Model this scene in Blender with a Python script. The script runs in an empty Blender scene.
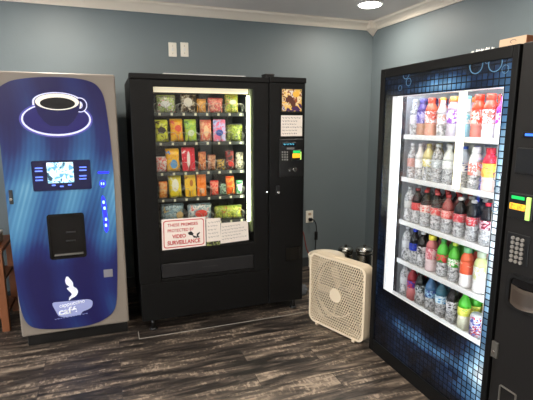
import bpy, bmesh, math, random
from mathutils import Vector, Matrix
random.seed(7)
PI = math.pi
C = bpy.context.scene.collection
SC = bpy.context.scene

# ------------------------------------------------------------------ camera, world, exposure, lights
H = 1.52
AX = Vector((0.939739396, 0.0600746863, -0.336572281))     # world +x, +y, +z in camera axes
AY = Vector((-0.341891603, 0.165124118, -0.925118456))
AZ = Vector((0.0, 0.984441495, 0.175712670))
F = 437.0
cam_d = bpy.data.cameras.new('camera')
cam_d.sensor_fit = 'HORIZONTAL'; cam_d.sensor_width = 36.0; cam_d.lens = 36.0 * F / 533.0
cam_d.clip_start = 0.02; cam_d.clip_end = 50
cam = bpy.data.objects.new('camera', cam_d); C.objects.link(cam)
cam.matrix_world = Matrix(((AX.x, AX.y, AX.z, 0), (AY.x, AY.y, AY.z, 0), (AZ.x, AZ.y, AZ.z, H), (0, 0, 0, 1)))
SC.camera = cam
SC.view_settings.view_transform = 'Standard'; SC.view_settings.look = 'None'
SC.view_settings.gamma = 1.0; SC.view_settings.use_curve_mapping = False
SC.view_settings.exposure = 0.0
w = bpy.data.worlds.new('world'); SC.world = w; w.use_nodes = True
w.node_tree.nodes['Background'].inputs[0].default_value = (0.93, 0.96, 1.0, 1)
w.node_tree.nodes['Background'].inputs[1].default_value = 5.0
CEIL = 2.52; YB = 4.07; XR = 2.65; XL = -3.4; YF = -3.6
LIGHTS = [(2.21, 3.46, 14), (-0.35, 3.35, 18), (2.13, 1.75, 18), (0.75, 1.6, 26), (-0.9, 1.2, 22), (0.75, -0.4, 26), (2.0, -1.4, 22), (-1.6, -1.6, 26)]
for (lx, ly, pw) in LIGHTS:
    ld = bpy.data.lights.new('downlight_lamp', 'AREA'); ld.shape = 'DISK'; ld.size = 0.16; ld.energy = pw * 0.94
    ld.color = (1.0, 0.90, 0.78); ld.spread = math.radians(178)
    lo = bpy.data.objects.new('downlight_lamp', ld); C.objects.link(lo); lo.location = (lx, ly, CEIL - 0.03)

def ray(u, v):
    c = Vector((u - 266.5, -(v - 200.0), -F))
    return Vector((AX.dot(c), AY.dot(c), AZ.dot(c)))
def at(u, v, x=None, y=None, z=None):
    r = ray(u, v)
    t = x / r.x if x is not None else (y / r.y if y is not None else (z - H) / r.z)
    return Vector((r.x * t, r.y * t, r.z * t + H))

# ------------------------------------------------------------------ materials
def lin(c):
    return tuple(((v / 255) / 12.92 if v / 255 <= 0.04045 else ((v / 255 + 0.055) / 1.055) ** 2.4) for v in c) + (1.0,)
def mat(name, col, rough=0.5, metal=0.0, emit=0.0, ecol=None, alpha=1.0, spec=0.5, bump=0.0, bscale=60, var=0.0, vscale=8):
    m = bpy.data.materials.new(name); m.use_nodes = True
    nt = m.node_tree; b = nt.nodes['Principled BSDF']
    b.inputs['Base Color'].default_value = lin(col); b.inputs['Roughness'].default_value = rough
    b.inputs['Metallic'].default_value = metal; b.inputs['Alpha'].default_value = alpha
    b.inputs['Specular IOR Level'].default_value = spec
    if emit:
        b.inputs['Emission Color'].default_value = lin(ecol or col); b.inputs['Emission Strength'].default_value = emit
    tc = nt.nodes.new('ShaderNodeTexCoord')
    if var:
        n = nt.nodes.new('ShaderNodeTexNoise'); n.inputs['Scale'].default_value = vscale; n.inputs['Detail'].default_value = 4
        nt.links.new(tc.outputs['Object'], n.inputs['Vector'])
        mx = nt.nodes.new('ShaderNodeMix'); mx.data_type = 'RGBA'
        c = lin(col); mx.inputs[6].default_value = tuple(k * (1 - var) for k in c[:3]) + (1,)
        mx.inputs[7].default_value = tuple(min(1, k * (1 + var)) for k in c[:3]) + (1,)
        nt.links.new(n.outputs[0], mx.inputs[0]); nt.links.new(mx.outputs[2], b.inputs['Base Color'])
    if bump:
        n = nt.nodes.new('ShaderNodeTexNoise'); n.inputs['Scale'].default_value = bscale; n.inputs['Detail'].default_value = 3
        nt.links.new(tc.outputs['Object'], n.inputs['Vector'])
        bp = nt.nodes.new('ShaderNodeBump'); bp.inputs['Strength'].default_value = bump; bp.inputs['Distance'].default_value = 0.002
        nt.links.new(n.outputs[0], bp.inputs['Height']); nt.links.new(bp.outputs[0], b.inputs['Normal'])
    return m
def ramp(nt, stops, src, interp='LINEAR'):
    r = nt.nodes.new('ShaderNodeValToRGB'); r.color_ramp.interpolation = interp
    e = r.color_ramp.elements
    while len(e) < len(stops): e.new(0.5)
    for k, (p, c) in enumerate(stops): e[k].position = p; e[k].color = c
    nt.links.new(src, r.inputs[0]); return r
def math_node(nt, op, a, b=None):
    n = nt.nodes.new('ShaderNodeMath'); n.operation = op
    for k, v in enumerate((a, b)):
        if v is None: continue
        if isinstance(v, (int, float)): n.inputs[k].default_value = v
        else: nt.links.new(v, n.inputs[k])
    return n.outputs[0]
def print_mat(name, cols, scale=30, emit=0.0, rough=0.35):
    """printed packaging: blotches of several ink colours"""
    m = bpy.data.materials.new(name); m.use_nodes = True; nt = m.node_tree; b = nt.nodes['Principled BSDF']
    tc = nt.nodes.new('ShaderNodeTexCoord'); n = nt.nodes.new('ShaderNodeTexNoise')
    n.inputs['Scale'].default_value = scale; n.inputs['Detail'].default_value = 2; n.inputs['Distortion'].default_value = 1.2
    nt.links.new(tc.outputs['Object'], n.inputs['Vector'])
    k = len(cols); lo, hi = 0.36, 0.64
    r = ramp(nt, [(lo + (hi - lo) * i / max(1, k - 1) if i else 0.0, lin(c)) for i, c in enumerate(cols)], n.outputs[0], 'CONSTANT')
    nt.links.new(r.outputs[0], b.inputs['Base Color']); b.inputs['Roughness'].default_value = rough
    if emit:
        nt.links.new(r.outputs[0], b.inputs['Emission Color']); b.inputs['Emission Strength'].default_value = emit
    return m
def glass_mat(name, tint=(1, 1, 1), refl=1.0):
    m = bpy.data.materials.new(name); m.use_nodes = True; nt = m.node_tree
    for n in list(nt.nodes): nt.nodes.remove(n)
    o = nt.nodes.new('ShaderNodeOutputMaterial'); t = nt.nodes.new('ShaderNodeBsdfTransparent'); t.inputs[0].default_value = tint + (1,)
    g = nt.nodes.new('ShaderNodeBsdfGlossy'); g.inputs['Roughness'].default_value = 0.02
    ge = nt.nodes.new('ShaderNodeNewGeometry'); dt = nt.nodes.new('ShaderNodeVectorMath'); dt.operation = 'DOT_PRODUCT'
    nt.links.new(ge.outputs['Normal'], dt.inputs[0]); nt.links.new(ge.outputs['Incoming'], dt.inputs[1])
    fr_ = math_node(nt, 'POWER', math_node(nt, 'SUBTRACT', 1.0, math_node(nt, 'ABSOLUTE', dt.outputs['Value'])), 5.0)
    fr_ = math_node(nt, 'ADD', math_node(nt, 'MULTIPLY', fr_, 0.96), 0.04)
    x = nt.nodes.new('ShaderNodeMixShader')
    nt.links.new(math_node(nt, 'MULTIPLY', fr_, refl), x.inputs[0]); nt.links.new(t.outputs[0], x.inputs[1]); nt.links.new(g.outputs[0], x.inputs[2])
    nt.links.new(x.outputs[0], o.inputs[0]); return m

def clear_mat():
    m = mat('clear_bottle_plastic', (225, 228, 228), 0.08, alpha=0.6); nt = m.node_tree; b = nt.nodes['Principled BSDF']
    tc = nt.nodes.new('ShaderNodeTexCoord'); n = nt.nodes.new('ShaderNodeTexNoise'); n.inputs['Scale'].default_value = 85; n.inputs['Detail'].default_value = 1
    nt.links.new(tc.outputs['Object'], n.inputs['Vector'])
    r = ramp(nt, [(0.30, (0.22, 0.22, 0.225, 1)), (0.5, (0.62, 0.63, 0.64, 1)), (0.60, (0.95, 0.95, 0.96, 1))], n.outputs[0])  # glitter of clear plastic painted in as light and dark mottling
    nt.links.new(r.outputs[0], b.inputs['Base Color'])
    bp = nt.nodes.new('ShaderNodeBump'); bp.inputs['Strength'].default_value = 0.8; bp.inputs['Distance'].default_value = 0.004
    nt.links.new(n.outputs[0], bp.inputs['Height']); nt.links.new(bp.outputs[0], b.inputs['Normal'])
    return m
M = {}
M['wall'] = mat('slate_blue_paint', (109, 120, 124), 0.55, bump=0.25, bscale=90, var=0.05, vscale=3)
M['wallw'] = mat('cream_white_paint', (228, 222, 212), 0.6)
M['ceiling'] = mat('ceiling_paint', (238, 230, 226), 0.8, var=0.03)
M['crown'] = mat('cream_trim_paint', (240, 228, 212), 0.45)
M['base'] = mat('dark_baseboard_vinyl', (58, 62, 64), 0.5)
M['black'] = mat('black_powder_coat', (13, 13, 13), 0.5, bump=0.3, bscale=250, spec=0.2)
M['black2'] = mat('black_smooth_plastic', (16, 16, 16), 0.35)
M['dark'] = mat('dark_liner', (30, 33, 34), 0.55)
M['tray'] = mat('tray_grey_steel', (70, 74, 72), 0.45, 0.5)
M['coil'] = mat('coil_wire', (190, 190, 180), 0.3, 0.9)
M['steel'] = mat('brushed_steel', (190, 188, 182), 0.25, 1.0, bump=0.1)
M['chrome'] = mat('chrome', (225, 225, 225), 0.15, 1.0)
M['beige'] = mat('silver_beige_enamel', (136, 127, 117), 0.45, bump=0.08, bscale=300)
M['white'] = mat('white_plastic', (235, 235, 232), 0.4)
M['cream'] = mat('cream_fan_plastic', (230, 213, 185), 0.42)
M['creamd'] = mat('cream_fan_blade', (120, 104, 84), 0.5)
M['paper'] = mat('white_paper', (232, 222, 212), 0.8)
M['ink'] = mat('dark_ink', (70, 70, 84), 0.8)
M['red'] = mat('sign_red', (192, 34, 44), 0.6)
M['blackink'] = mat('black_ink', (14, 14, 14), 0.7)
M['signw'] = mat('sign_white', (236, 224, 216), 0.55)
M['card'] = mat('cardboard', (196, 168, 140), 0.85, bump=0.1, var=0.06)
M['cardtape'] = mat('brown_cardboard_end', (140, 84, 52), 0.8)
M['wood'] = mat('orange_brown_wood', (138, 82, 48), 0.5, var=0.2, vscale=14)
M['bucket'] = mat('bucket_plastic', (224, 212, 190), 0.42)
M['outlet'] = mat('outlet_plate', (246, 240, 226), 0.4)
M['cable'] = mat('black_cable', (14, 14, 15), 0.5)
M['rcable'] = mat('red_cable', (130, 50, 36), 0.5)
M['rag'] = mat('grey_cloth', (120, 124, 130), 0.9)
M['green_e'] = mat('green_lit_label', (20, 190, 90), 0.4, emit=0.55)
M['yellow_e'] = mat('yellow_lit_label', (250, 190, 40), 0.4, emit=0.4)
M['lime_e'] = mat('lime_glow_bezel', (190, 235, 120), 0.4, emit=0.5)
M['blue_e'] = mat('blue_display', (60, 120, 255), 0.3, emit=0.6)
M['teal_e'] = mat('teal_display_text', (90, 190, 220), 0.3, emit=0.6)
M['led'] = mat('blue_led', (30, 30, 255), 0.3, emit=4.0)
M['led2'] = mat('blue_led_core', (120, 170, 255), 0.3, emit=5.0)
M['btn'] = mat('lit_button_label', (100, 130, 255), 0.3, emit=1.2)
M['tube'] = mat('warm_white_lamp_tube', (255, 250, 225), 0.4, emit=26.0, ecol=(252, 255, 225))
M['header'] = mat('cream_light_diffuser', (235, 222, 190), 0.5, emit=0.7, ecol=(255, 240, 205))
M['coolstrip'] = mat('cool_white_led_strip', (250, 252, 255), 0.4, emit=1.6, ecol=(245, 250, 255))
M['fridgelamp'] = mat('cooler_lamp', (250, 252, 255), 0.4, emit=26.0, ecol=(240, 247, 255))
M['glow_bar'] = mat('glow_bar_warm_white', (255, 250, 225), 0.4, emit=1.3, ecol=(255, 248, 205))
M['liner'] = mat('white_cooler_liner', (225, 228, 230), 0.5)
M['shelfw'] = mat('white_shelf', (228, 228, 226), 0.4)
M['shelfg'] = mat('grey_shelf_slots', (150, 150, 150), 0.5)
M['ltrim'] = mat('dark_trim', (50, 52, 54), 0.5)
M['panel'] = mat('dark_bronze_panel', (22, 20, 19), 0.55, spec=0.3, bump=0.2, bscale=200)
M['lampdisc'] = mat('downlight_diffuser', (255, 248, 235), 0.4, emit=26.0)
M['glass'] = glass_mat('clear_glass', (0.97, 0.98, 0.98))
M['glass2'] = glass_mat('cooler_glass', (0.97, 0.98, 0.99))
M['smoke'] = mat('smoked_plastic', (18, 18, 19), 0.18)
M['clearp'] = clear_mat()
M['btext'] = mat('silver_white_print', (225, 228, 240), 0.4, emit=0.35)
M['btext2'] = mat('pale_violet_print', (150, 158, 205), 0.4, emit=0.25)
M['navy'] = mat('navy_print', (22, 20, 74), 0.3, emit=0.08, ecol=(30, 24, 110))
M['saucer'] = mat('saucer_print', (36, 32, 104), 0.3, emit=0.15)
M['creamprint'] = mat('cream_print', (240, 235, 222), 0.3, emit=0.35)
M['halo'] = mat('pale_lilac_print', (210, 212, 245), 0.3, emit=0.5)
M['halo2'] = mat('soft_violet_print', (82, 80, 165), 0.3, emit=0.25)
M['coffee'] = mat('black_coffee_print', (14, 14, 16), 0.3)
M['bayblack'] = mat('bay_black', (10, 11, 12), 0.25)
M['screenbez'] = mat('screen_bezel', (24, 26, 66), 0.25, emit=0.1)

def floor_mat():
    m = bpy.data.materials.new('grey_brown_plank_vinyl'); m.use_nodes = True; nt = m.node_tree; b = nt.nodes['Principled BSDF']
    tc = nt.nodes.new('ShaderNodeTexCoord')
    br = nt.nodes.new('ShaderNodeTexBrick'); br.offset = 0.37; br.offset_frequency = 2
    for k, v in (('Scale', 1.0), ('Brick Width', 1.22), ('Row Height', 0.155), ('Mortar Size', 0.0016), ('Bias', 0.0)): br.inputs[k].default_value = v
    br.inputs['Color1'].default_value = (0, 0, 0, 1); br.inputs['Color2'].default_value = (1, 1, 1, 1); br.inputs['Mortar'].default_value = (0.5, 0.5, 0.5, 1)
    nt.links.new(tc.outputs['Object'], br.inputs['Vector'])
    # stretched grain, shifted plank by plank
    sep = nt.nodes.new('ShaderNodeSeparateXYZ'); nt.links.new(tc.outputs['Object'], sep.inputs[0])
    comb = nt.nodes.new('ShaderNodeCombineXYZ')
    nt.links.new(math_node(nt, 'MULTIPLY', sep.outputs[0], 2.0), comb.inputs[0])
    nt.links.new(math_node(nt, 'MULTIPLY', sep.outputs[1], 13.0), comb.inputs[1])
    nt.links.new(math_node(nt, 'MULTIPLY', br.outputs['Color'], 9.0), comb.inputs[2])
    n1 = nt.nodes.new('ShaderNodeTexNoise'); n1.inputs['Scale'].default_value = 1.6; n1.inputs['Detail'].default_value = 8; n1.inputs['Roughness'].default_value = 0.62; n1.inputs['Distortion'].default_value = 0.6
    nt.links.new(comb.outputs[0], n1.inputs['Vector'])
    comb2 = nt.nodes.new('ShaderNodeCombineXYZ')
    nt.links.new(math_node(nt, 'MULTIPLY', sep.outputs[0], 26.0), comb2.inputs[0])
    nt.links.new(math_node(nt, 'MULTIPLY', sep.outputs[1], 14.0), comb2.inputs[1])
    nt.links.new(math_node(nt, 'MULTIPLY', br.outputs['Color'], 5.0), comb2.inputs[2])
    n2 = nt.nodes.new('ShaderNodeTexNoise'); n2.inputs['Scale'].default_value = 2.0; n2.inputs['Detail'].default_value = 4
    nt.links.new(comb2.outputs[0], n2.inputs['Vector'])
    n3 = nt.nodes.new('ShaderNodeTexNoise'); n3.inputs['Scale'].default_value = 1.6; n3.inputs['Detail'].default_value = 3
    nt.links.new(comb.outputs[0], n3.inputs['Vector'])
    rows = math_node(nt, 'MULTIPLY', ramp(nt, [(0.45, (0, 0, 0, 1)), (0.62, (1, 1, 1, 1))], n3.outputs[0]).outputs[0], ramp(nt, [(0.5, (0, 0, 0, 1)), (0.6, (1, 1, 1, 1))], n2.outputs[0]).outputs[0])
    v = math_node(nt, 'ADD', math_node(nt, 'SUBTRACT', math_node(nt, 'MULTIPLY', n1.outputs[0], 1.2), 0.11), math_node(nt, 'MULTIPLY', br.outputs['Color'], 0.14))
    v = math_node(nt, 'ADD', v, math_node(nt, 'MULTIPLY', rows, 0.16))
    r = ramp(nt, [(0.40, lin((30, 27, 25))), (0.52, lin((62, 55, 50))), (0.64, lin((98, 87, 77))), (0.82, lin((158, 142, 124)))], v)
    mx = nt.nodes.new('ShaderNodeMix'); mx.data_type = 'RGBA'; mx.inputs[7].default_value = lin((46, 41, 37))
    nt.links.new(br.outputs['Fac'], mx.inputs[0]); nt.links.new(r.outputs[0], mx.inputs[6]); nt.links.new(mx.outputs[2], b.inputs['Base Color'])
    b.inputs['Roughness'].default_value = 0.42
    bp = nt.nodes.new('ShaderNodeBump'); bp.inputs['Strength'].default_value = 0.25; bp.inputs['Distance'].default_value = 0.002
    nt.links.new(v, bp.inputs['Height']); nt.links.new(bp.outputs[0], b.inputs['Normal'])
    return m
M['floor'] = floor_mat()

def coffee_panel_mat():
    """backlit printed sheet: navy with blue waves of fine lines"""
    m = bpy.data.materials.new('blue_wave_backlit_print'); m.use_nodes = True; nt = m.node_tree; b = nt.nodes['Principled BSDF']
    tc = nt.nodes.new('ShaderNodeTexCoord'); sep = nt.nodes.new('ShaderNodeSeparateXYZ'); nt.links.new(tc.outputs['Object'], sep.inputs[0])
    x, z = sep.outputs[0], sep.outputs[2]
    bend = math_node(nt, 'MULTIPLY', math_node(nt, 'SINE', math_node(nt, 'MULTIPLY', z, 3.2)), 0.10)
    xx = math_node(nt, 'ADD', x, bend)
    lines = math_node(nt, 'SINE', math_node(nt, 'MULTIPLY', xx, 210.0))
    band = math_node(nt, 'SINE', math_node(nt, 'ADD', math_node(nt, 'MULTIPLY', xx, 22.0), 1.0))
    n = nt.nodes.new('ShaderNodeTexNoise'); n.inputs['Scale'].default_value = 2.2; n.inputs['Detail'].default_value = 2
    nt.links.new(tc.outputs['Object'], n.inputs['Vector'])
    zr = ramp(nt, [(0.0, (0.12,)*3 + (1,)), (0.30, (0.10,)*3 + (1,)), (0.42, (0.55,)*3 + (1,)), (0.62, (0.75,)*3 + (1,)), (0.76, (0.35,)*3 + (1,)), (0.88, (0.10,)*3 + (1,)), (1.0, (0.06,)*3 + (1,))], math_node(nt, 'DIVIDE', z, 1.8))
    v = math_node(nt, 'ADD', zr.outputs[0], math_node(nt, 'MULTIPLY', band, 0.17))
    v = math_node(nt, 'ADD', v, math_node(nt, 'MULTIPLY', math_node(nt, 'MULTIPLY', lines, zr.outputs[0]), 0.09))
    v = math_node(nt, 'ADD', v, math_node(nt, 'MULTIPLY', math_node(nt, 'SUBTRACT', n.outputs[0], 0.5), 0.5))
    r = ramp(nt, [(0.0, lin((26, 24, 74))), (0.25, lin((30, 38, 92))), (0.55, lin((44, 86, 136))), (0.85, lin((76, 130, 168))), (1.0, lin((110, 160, 185)))], v)
    nt.links.new(r.outputs[0], b.inputs['Base Color']); nt.links.new(r.outputs[0], b.inputs['Emission Color'])
    b.inputs['Emission Strength'].default_value = 0.30; b.inputs['Roughness'].default_value = 0.28
    return m
M['cpanel'] = coffee_panel_mat()

def mosaic_mat():
    """backlit print of square tiles with swirls of light blue"""
    m = bpy.data.materials.new('blue_mosaic_backlit_print'); m.use_nodes = True; nt = m.node_tree; b = nt.nodes['Principled BSDF']
    tc = nt.nodes.new('ShaderNodeTexCoord'); sep = nt.nodes.new('ShaderNodeSeparateXYZ'); nt.links.new(tc.outputs['Object'], sep.inputs[0])
    y, z = sep.outputs[1], sep.outputs[2]                      # local: y 0..0.86 from near edge to far edge
    comb = nt.nodes.new('ShaderNodeCombineXYZ'); nt.links.new(y, comb.inputs[0]); nt.links.new(z, comb.inputs[1])
    br = nt.nodes.new('ShaderNodeTexBrick'); br.offset = 0.0
    for k, v in (('Scale', 1.0), ('Brick Width', 0.031), ('Row Height', 0.031), ('Mortar Size', 0.0032), ('Mortar Smooth', 0.2)): br.inputs[k].default_value = v
    br.inputs['Color1'].default_value = (0.35,)*3 + (1,); br.inputs['Color2'].default_value = (1, 1, 1, 1); br.inputs['Mortar'].default_value = (0.04, 0.04, 0.05, 1)
    nt.links.new(comb.outputs[0], br.inputs['Vector'])
    n = nt.nodes.new('ShaderNodeTexNoise'); n.inputs['Scale'].default_value = 2.6; n.inputs['Detail'].default_value = 2; n.inputs['Distortion'].default_value = 0.8
    nt.links.new(comb.outputs[0], n.inputs['Vector'])
    def blob(cy, cz, sy, sz, amp):
        a = math_node(nt, 'POWER', math_node(nt, 'DIVIDE', math_node(nt, 'SUBTRACT', y, cy), sy), 2.0)
        c = math_node(nt, 'POWER', math_node(nt, 'DIVIDE', math_node(nt, 'SUBTRACT', z, cz), sz), 2.0)
        return math_node(nt, 'MULTIPLY', math_node(nt, 'EXPONENT', math_node(nt, 'MULTIPLY', math_node(nt, 'ADD', a, c), -1.0)), amp)
    s = blob(0.42, 1.70, 0.22, 0.05, 0.55)
    for args in ((0.02, 0.33, 0.10, 0.12, 0.75), (0.30, 0.30, 0.22, 0.05, 0.34), (0.62, 0.30, 0.16, 0.06, 0.30), (-0.03, 1.05, 0.10, 0.55, 1.25), (0.90, 0.95, 0.03, 0.4, 0.12), (0.1, 0.18, 0.18, 0.05, 0.3)):
        s = math_node(nt, 'ADD', s, blob(*args))
    s = math_node(nt, 'ADD', s, math_node(nt, 'MULTIPLY', math_node(nt, 'SUBTRACT', n.outputs[0], 0.42), 0.5))
    r = ramp(nt, [(0.0, lin((10, 14, 22))), (0.2, lin((24, 42, 70))), (0.5, lin((72, 112, 150))), (0.85, lin((160, 198, 222))), (1.0, lin((230, 245, 255)))], s)
    mx = nt.nodes.new('ShaderNodeMix'); mx.data_type = 'RGBA'; mx.blend_type = 'MULTIPLY'; mx.inputs[0].default_value = 1.0
    nt.links.new(r.outputs[0], mx.inputs[6]); nt.links.new(br.outputs['Color'], mx.inputs[7])
    nt.links.new(mx.outputs[2], b.inputs['Base Color']); nt.links.new(mx.outputs[2], b.inputs['Emission Color'])
    b.inputs['Emission Strength'].default_value = 0.8; b.inputs['Roughness'].default_value = 0.22
    return m
M['mosaic'] = mosaic_mat()
def sky_screen():
    m = print_mat('lit_screen_picture', [(90, 150, 190), (170, 215, 235), (225, 240, 248), (120, 170, 190), (40, 70, 90)], 22, 0.9)
    return m
M['screen'] = sky_screen()
_pm = {}
def P(*cols, scale=30, emit=0.0):
    k = (cols, scale, emit)
    if k not in _pm: _pm[k] = print_mat('printed_wrapper', list(cols), scale, emit)
    return _pm[k]
_sm = {}
def S(col, rough=0.25, alpha=1.0):
    k = (col, rough, alpha)
    if k not in _sm: _sm[k] = mat('solid_tint', col, rough, alpha=alpha)
    return _sm[k]

# ------------------------------------------------------------------ mesh helpers
class MB:
    def __init__(s): s.bm = bmesh.new()
    def box(s, x0, x1, y0, y1, z0, z1, bev=0.0, seg=2):
        t = bmesh.new(); bmesh.ops.create_cube(t, size=1.0)
        bmesh.ops.scale(t, vec=(x1 - x0, y1 - y0, z1 - z0), verts=t.verts)
        bmesh.ops.translate(t, vec=((x0 + x1) / 2, (y0 + y1) / 2, (z0 + z1) / 2), verts=t.verts)
        if bev: bmesh.ops.bevel(t, geom=list(t.edges), offset=bev, segments=seg, affect='EDGES', profile=0.5)
        s.merge(t); return s
    def merge(s, t, mtx=None):
        if mtx is not None: bmesh.ops.transform(t, matrix=mtx, verts=t.verts)
        vm = {v: s.bm.verts.new(v.co) for v in t.verts}
        for f in t.faces:
            try: nf = s.bm.faces.new([vm[v] for v in f.verts]); nf.smooth = f.smooth
            except ValueError: pass
        t.free()
    def prism(s, axis, pts, a, b, smooth=False):
        def mk(p, c):
            if axis == 'y': return (p[0], c, p[1])
            if axis == 'x': return (c, p[0], p[1])
            return (p[0], p[1], c)
        A = [s.bm.verts.new(mk(p, a)) for p in pts]; B = [s.bm.verts.new(mk(p, b)) for p in pts]
        n = len(pts); s.bm.faces.new(A); s.bm.faces.new(B[::-1])
        for k in range(n): s.bm.faces.new((A[k], B[k], B[(k + 1) % n], A[(k + 1) % n])).smooth = smooth
        return s
    def ring(s, axis, outer, inner, a, b):
        def mk(p, c):
            if axis == 'y': return (p[0], c, p[1])
            if axis == 'x': return (c, p[0], p[1])
            return (p[0], p[1], c)
        L = [[s.bm.verts.new(mk(p, c)) for p in pts] for pts, c in ((outer, a), (inner, a), (inner, b), (outer, b))]
        n = len(outer)
        for q in range(4):
            for k in range(n): s.bm.faces.new((L[q][k], L[(q + 1) % 4][k], L[(q + 1) % 4][(k + 1) % n], L[q][(k + 1) % n]))
        return s
    def lathe(s, prof, seg=20, c=(0, 0, 0), cap=True):
        R = [[s.bm.verts.new((c[0] + r * math.cos(2 * PI * k / seg), c[1] + r * math.sin(2 * PI * k / seg), c[2] + z)) for k in range(seg)] for r, z in prof]
        for q in range(len(R) - 1):
            for k in range(seg): s.bm.faces.new((R[q][k], R[q][(k + 1) % seg], R[q + 1][(k + 1) % seg], R[q + 1][k])).smooth = True
        if cap: s.bm.faces.new(R[0][::-1]); s.bm.faces.new(R[-1])
        return s
    def cyl(s, p0, p1, r, seg=16, r2=None):
        p0, p1 = Vector(p0), Vector(p1); r2 = r if r2 is None else r2
        d = (p1 - p0).normalized(); u = d.orthogonal().normalized(); v = d.cross(u)
        A = [s.bm.verts.new(p0 + (u * math.cos(2 * PI * k / seg) + v * math.sin(2 * PI * k / seg)) * r) for k in range(seg)]
        B = [s.bm.verts.new(p1 + (u * math.cos(2 * PI * k / seg) + v * math.sin(2 * PI * k / seg)) * r2) for k in range(seg)]
        for k in range(seg): s.bm.faces.new((A[k], A[(k + 1) % seg], B[(k + 1) % seg], B[k])).smooth = True
        s.bm.faces.new(A[::-1]); s.bm.faces.new(B); return s
    def tube(s, pts, r, seg=8):
        pts = [Vector(p) for p in pts]; prev = None; u = None
        for k, p in enumerate(pts):
            d = ((pts[k + 1] if k < len(pts) - 1 else p) - (pts[k - 1] if k else p)).normalized()
            u = d.orthogonal().normalized() if u is None else (u - d * u.dot(d)).normalized()
            v = d.cross(u)
            R = [s.bm.verts.new(p + (u * math.cos(2 * PI * j / seg) + v * math.sin(2 * PI * j / seg)) * r) for j in range(seg)]
            if prev:
                for j in range(seg): s.bm.faces.new((prev[j], prev[(j + 1) % seg], R[(j + 1) % seg], R[j])).smooth = True
            else: s.bm.faces.new(R[::-1])
            prev = R
        s.bm.faces.new(prev); return s
def origin(o):
    v = Vector((0, 0, 0))
    while o is not None: v += o.location; o = o.parent
    return v
def obj(name, mb, material, parent=None, world=False):
    bm = mb.bm if isinstance(mb, MB) else mb
    if world and parent is not None: bmesh.ops.translate(bm, vec=-origin(parent), verts=bm.verts)
    bmesh.ops.recalc_face_normals(bm, faces=bm.faces)
    me = bpy.data.meshes.new(name); bm.to_mesh(me); bm.free()
    me.materials.append(M[material] if isinstance(material, str) else material)
    o = bpy.data.objects.new(name, me); C.objects.link(o); o.parent = parent; return o
def base_origin(o):
    """put a top-level mesh's origin at the middle of its base"""
    vs = o.data.vertices; xs = [v.co.x for v in vs]; ys = [v.co.y for v in vs]; zs = [v.co.z for v in vs]
    c = Vector(((min(xs) + max(xs)) / 2, (min(ys) + max(ys)) / 2, min(zs)))
    o.data.transform(Matrix.Translation(-c)); o.location = c; return o
def tag(o, label, cat, group=None):
    o['label'] = label; o['category'] = cat
    if group: o['group'] = group
    return o
def thing(name, label, cat, loc=(0, 0, 0), rotz=0, group=None):
    o = bpy.data.objects.new(name, None); C.objects.link(o); o.empty_display_size = 0.05
    o.location = loc; o.rotation_euler = (0, 0, rotz); return tag(o, label, cat, group)
def struct(name, mb, m, parent=None):
    o = obj(name, mb, m, parent)
    if parent is None: o['kind'] = 'structure'
    return o
def dup(root, loc, label, group=None, rot=None):
    r = root.copy(); C.objects.link(r); r.location = loc; r['label'] = label
    if rot is not None: r.rotation_euler = rot
    if group: r['group'] = group
    for ch in list(root.children):
        c = ch.copy(); C.objects.link(c); c.parent = r
        for g in list(ch.children):
            d = g.copy(); C.objects.link(d); d.parent = c
    return r
def rrect(cx, cz, w, h, r, n=6):
    P_ = []
    for sx, sz, a0 in ((1, 1, 0), (-1, 1, 90), (-1, -1, 180), (1, -1, 270)):
        for k in range(n + 1):
            a = math.radians(a0 + 90 * k / n)
            P_.append((cx + sx * (w / 2 - r) + r * math.cos(a), cz + sz * (h / 2 - r) + r * math.sin(a)))
    return P_
def ellipse(cx, cz, a, b, n=40, t0=0, t1=2 * PI):
    return [(cx + a * math.cos(t0 + (t1 - t0) * k / n), cz + b * math.sin(t0 + (t1 - t0) * k / n)) for k in range(n)]
def smooth_closed(pts, n=6):
    out = []; L = len(pts)
    for k in range(L):
        p0, p1, p2, p3 = pts[k - 1], pts[k], pts[(k + 1) % L], pts[(k + 2) % L]
        for j in range(n):
            t = j / n
            out.append(tuple(0.5 * ((2 * p1[i]) + (-p0[i] + p2[i]) * t + (2 * p0[i] - 5 * p1[i] + 4 * p2[i] - p3[i]) * t * t + (-p0[i] + 3 * p1[i] - 3 * p2[i] + p3[i]) * t ** 3) for i in (0, 1)))
    return out
def text_bm(s, x0, x1, z0, z1, y, weight=0.0, th=0.0006, shear=0.0, slope=0.0):
    cu = bpy.data.curves.new('lettering', 'FONT'); cu.body = s; cu.extrude = 0.0; cu.offset = weight; cu.shear = shear; cu.fill_mode = 'FRONT'
    o = bpy.data.objects.new('lettering', cu); C.objects.link(o)
    dg = bpy.context.evaluated_depsgraph_get(); me = bpy.data.meshes.new_from_object(o.evaluated_get(dg))
    bpy.data.objects.remove(o); bpy.data.curves.remove(cu)
    t = bmesh.new(); t.from_mesh(me); bpy.data.meshes.remove(me)
    xs = [v.co.x for v in t.verts]; ys = [v.co.y for v in t.verts]
    ax, bx, ay, by = min(xs), max(xs), min(ys), max(ys)
    for v in t.verts:
        fx = (v.co.x - ax) / (bx - ax); fz = (v.co.y - ay) / (by - ay)
        v.co = Vector((x0 + fx * (x1 - x0), y, z0 + fz * (z1 - z0) + slope * fx * (x1 - x0)))
    g = bmesh.ops.extrude_face_region(t, geom=list(t.faces))
    bmesh.ops.translate(t, vec=(0, -th, 0), verts=[e for e in g['geom'] if isinstance(e, bmesh.types.BMVert)])
    return t
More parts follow.
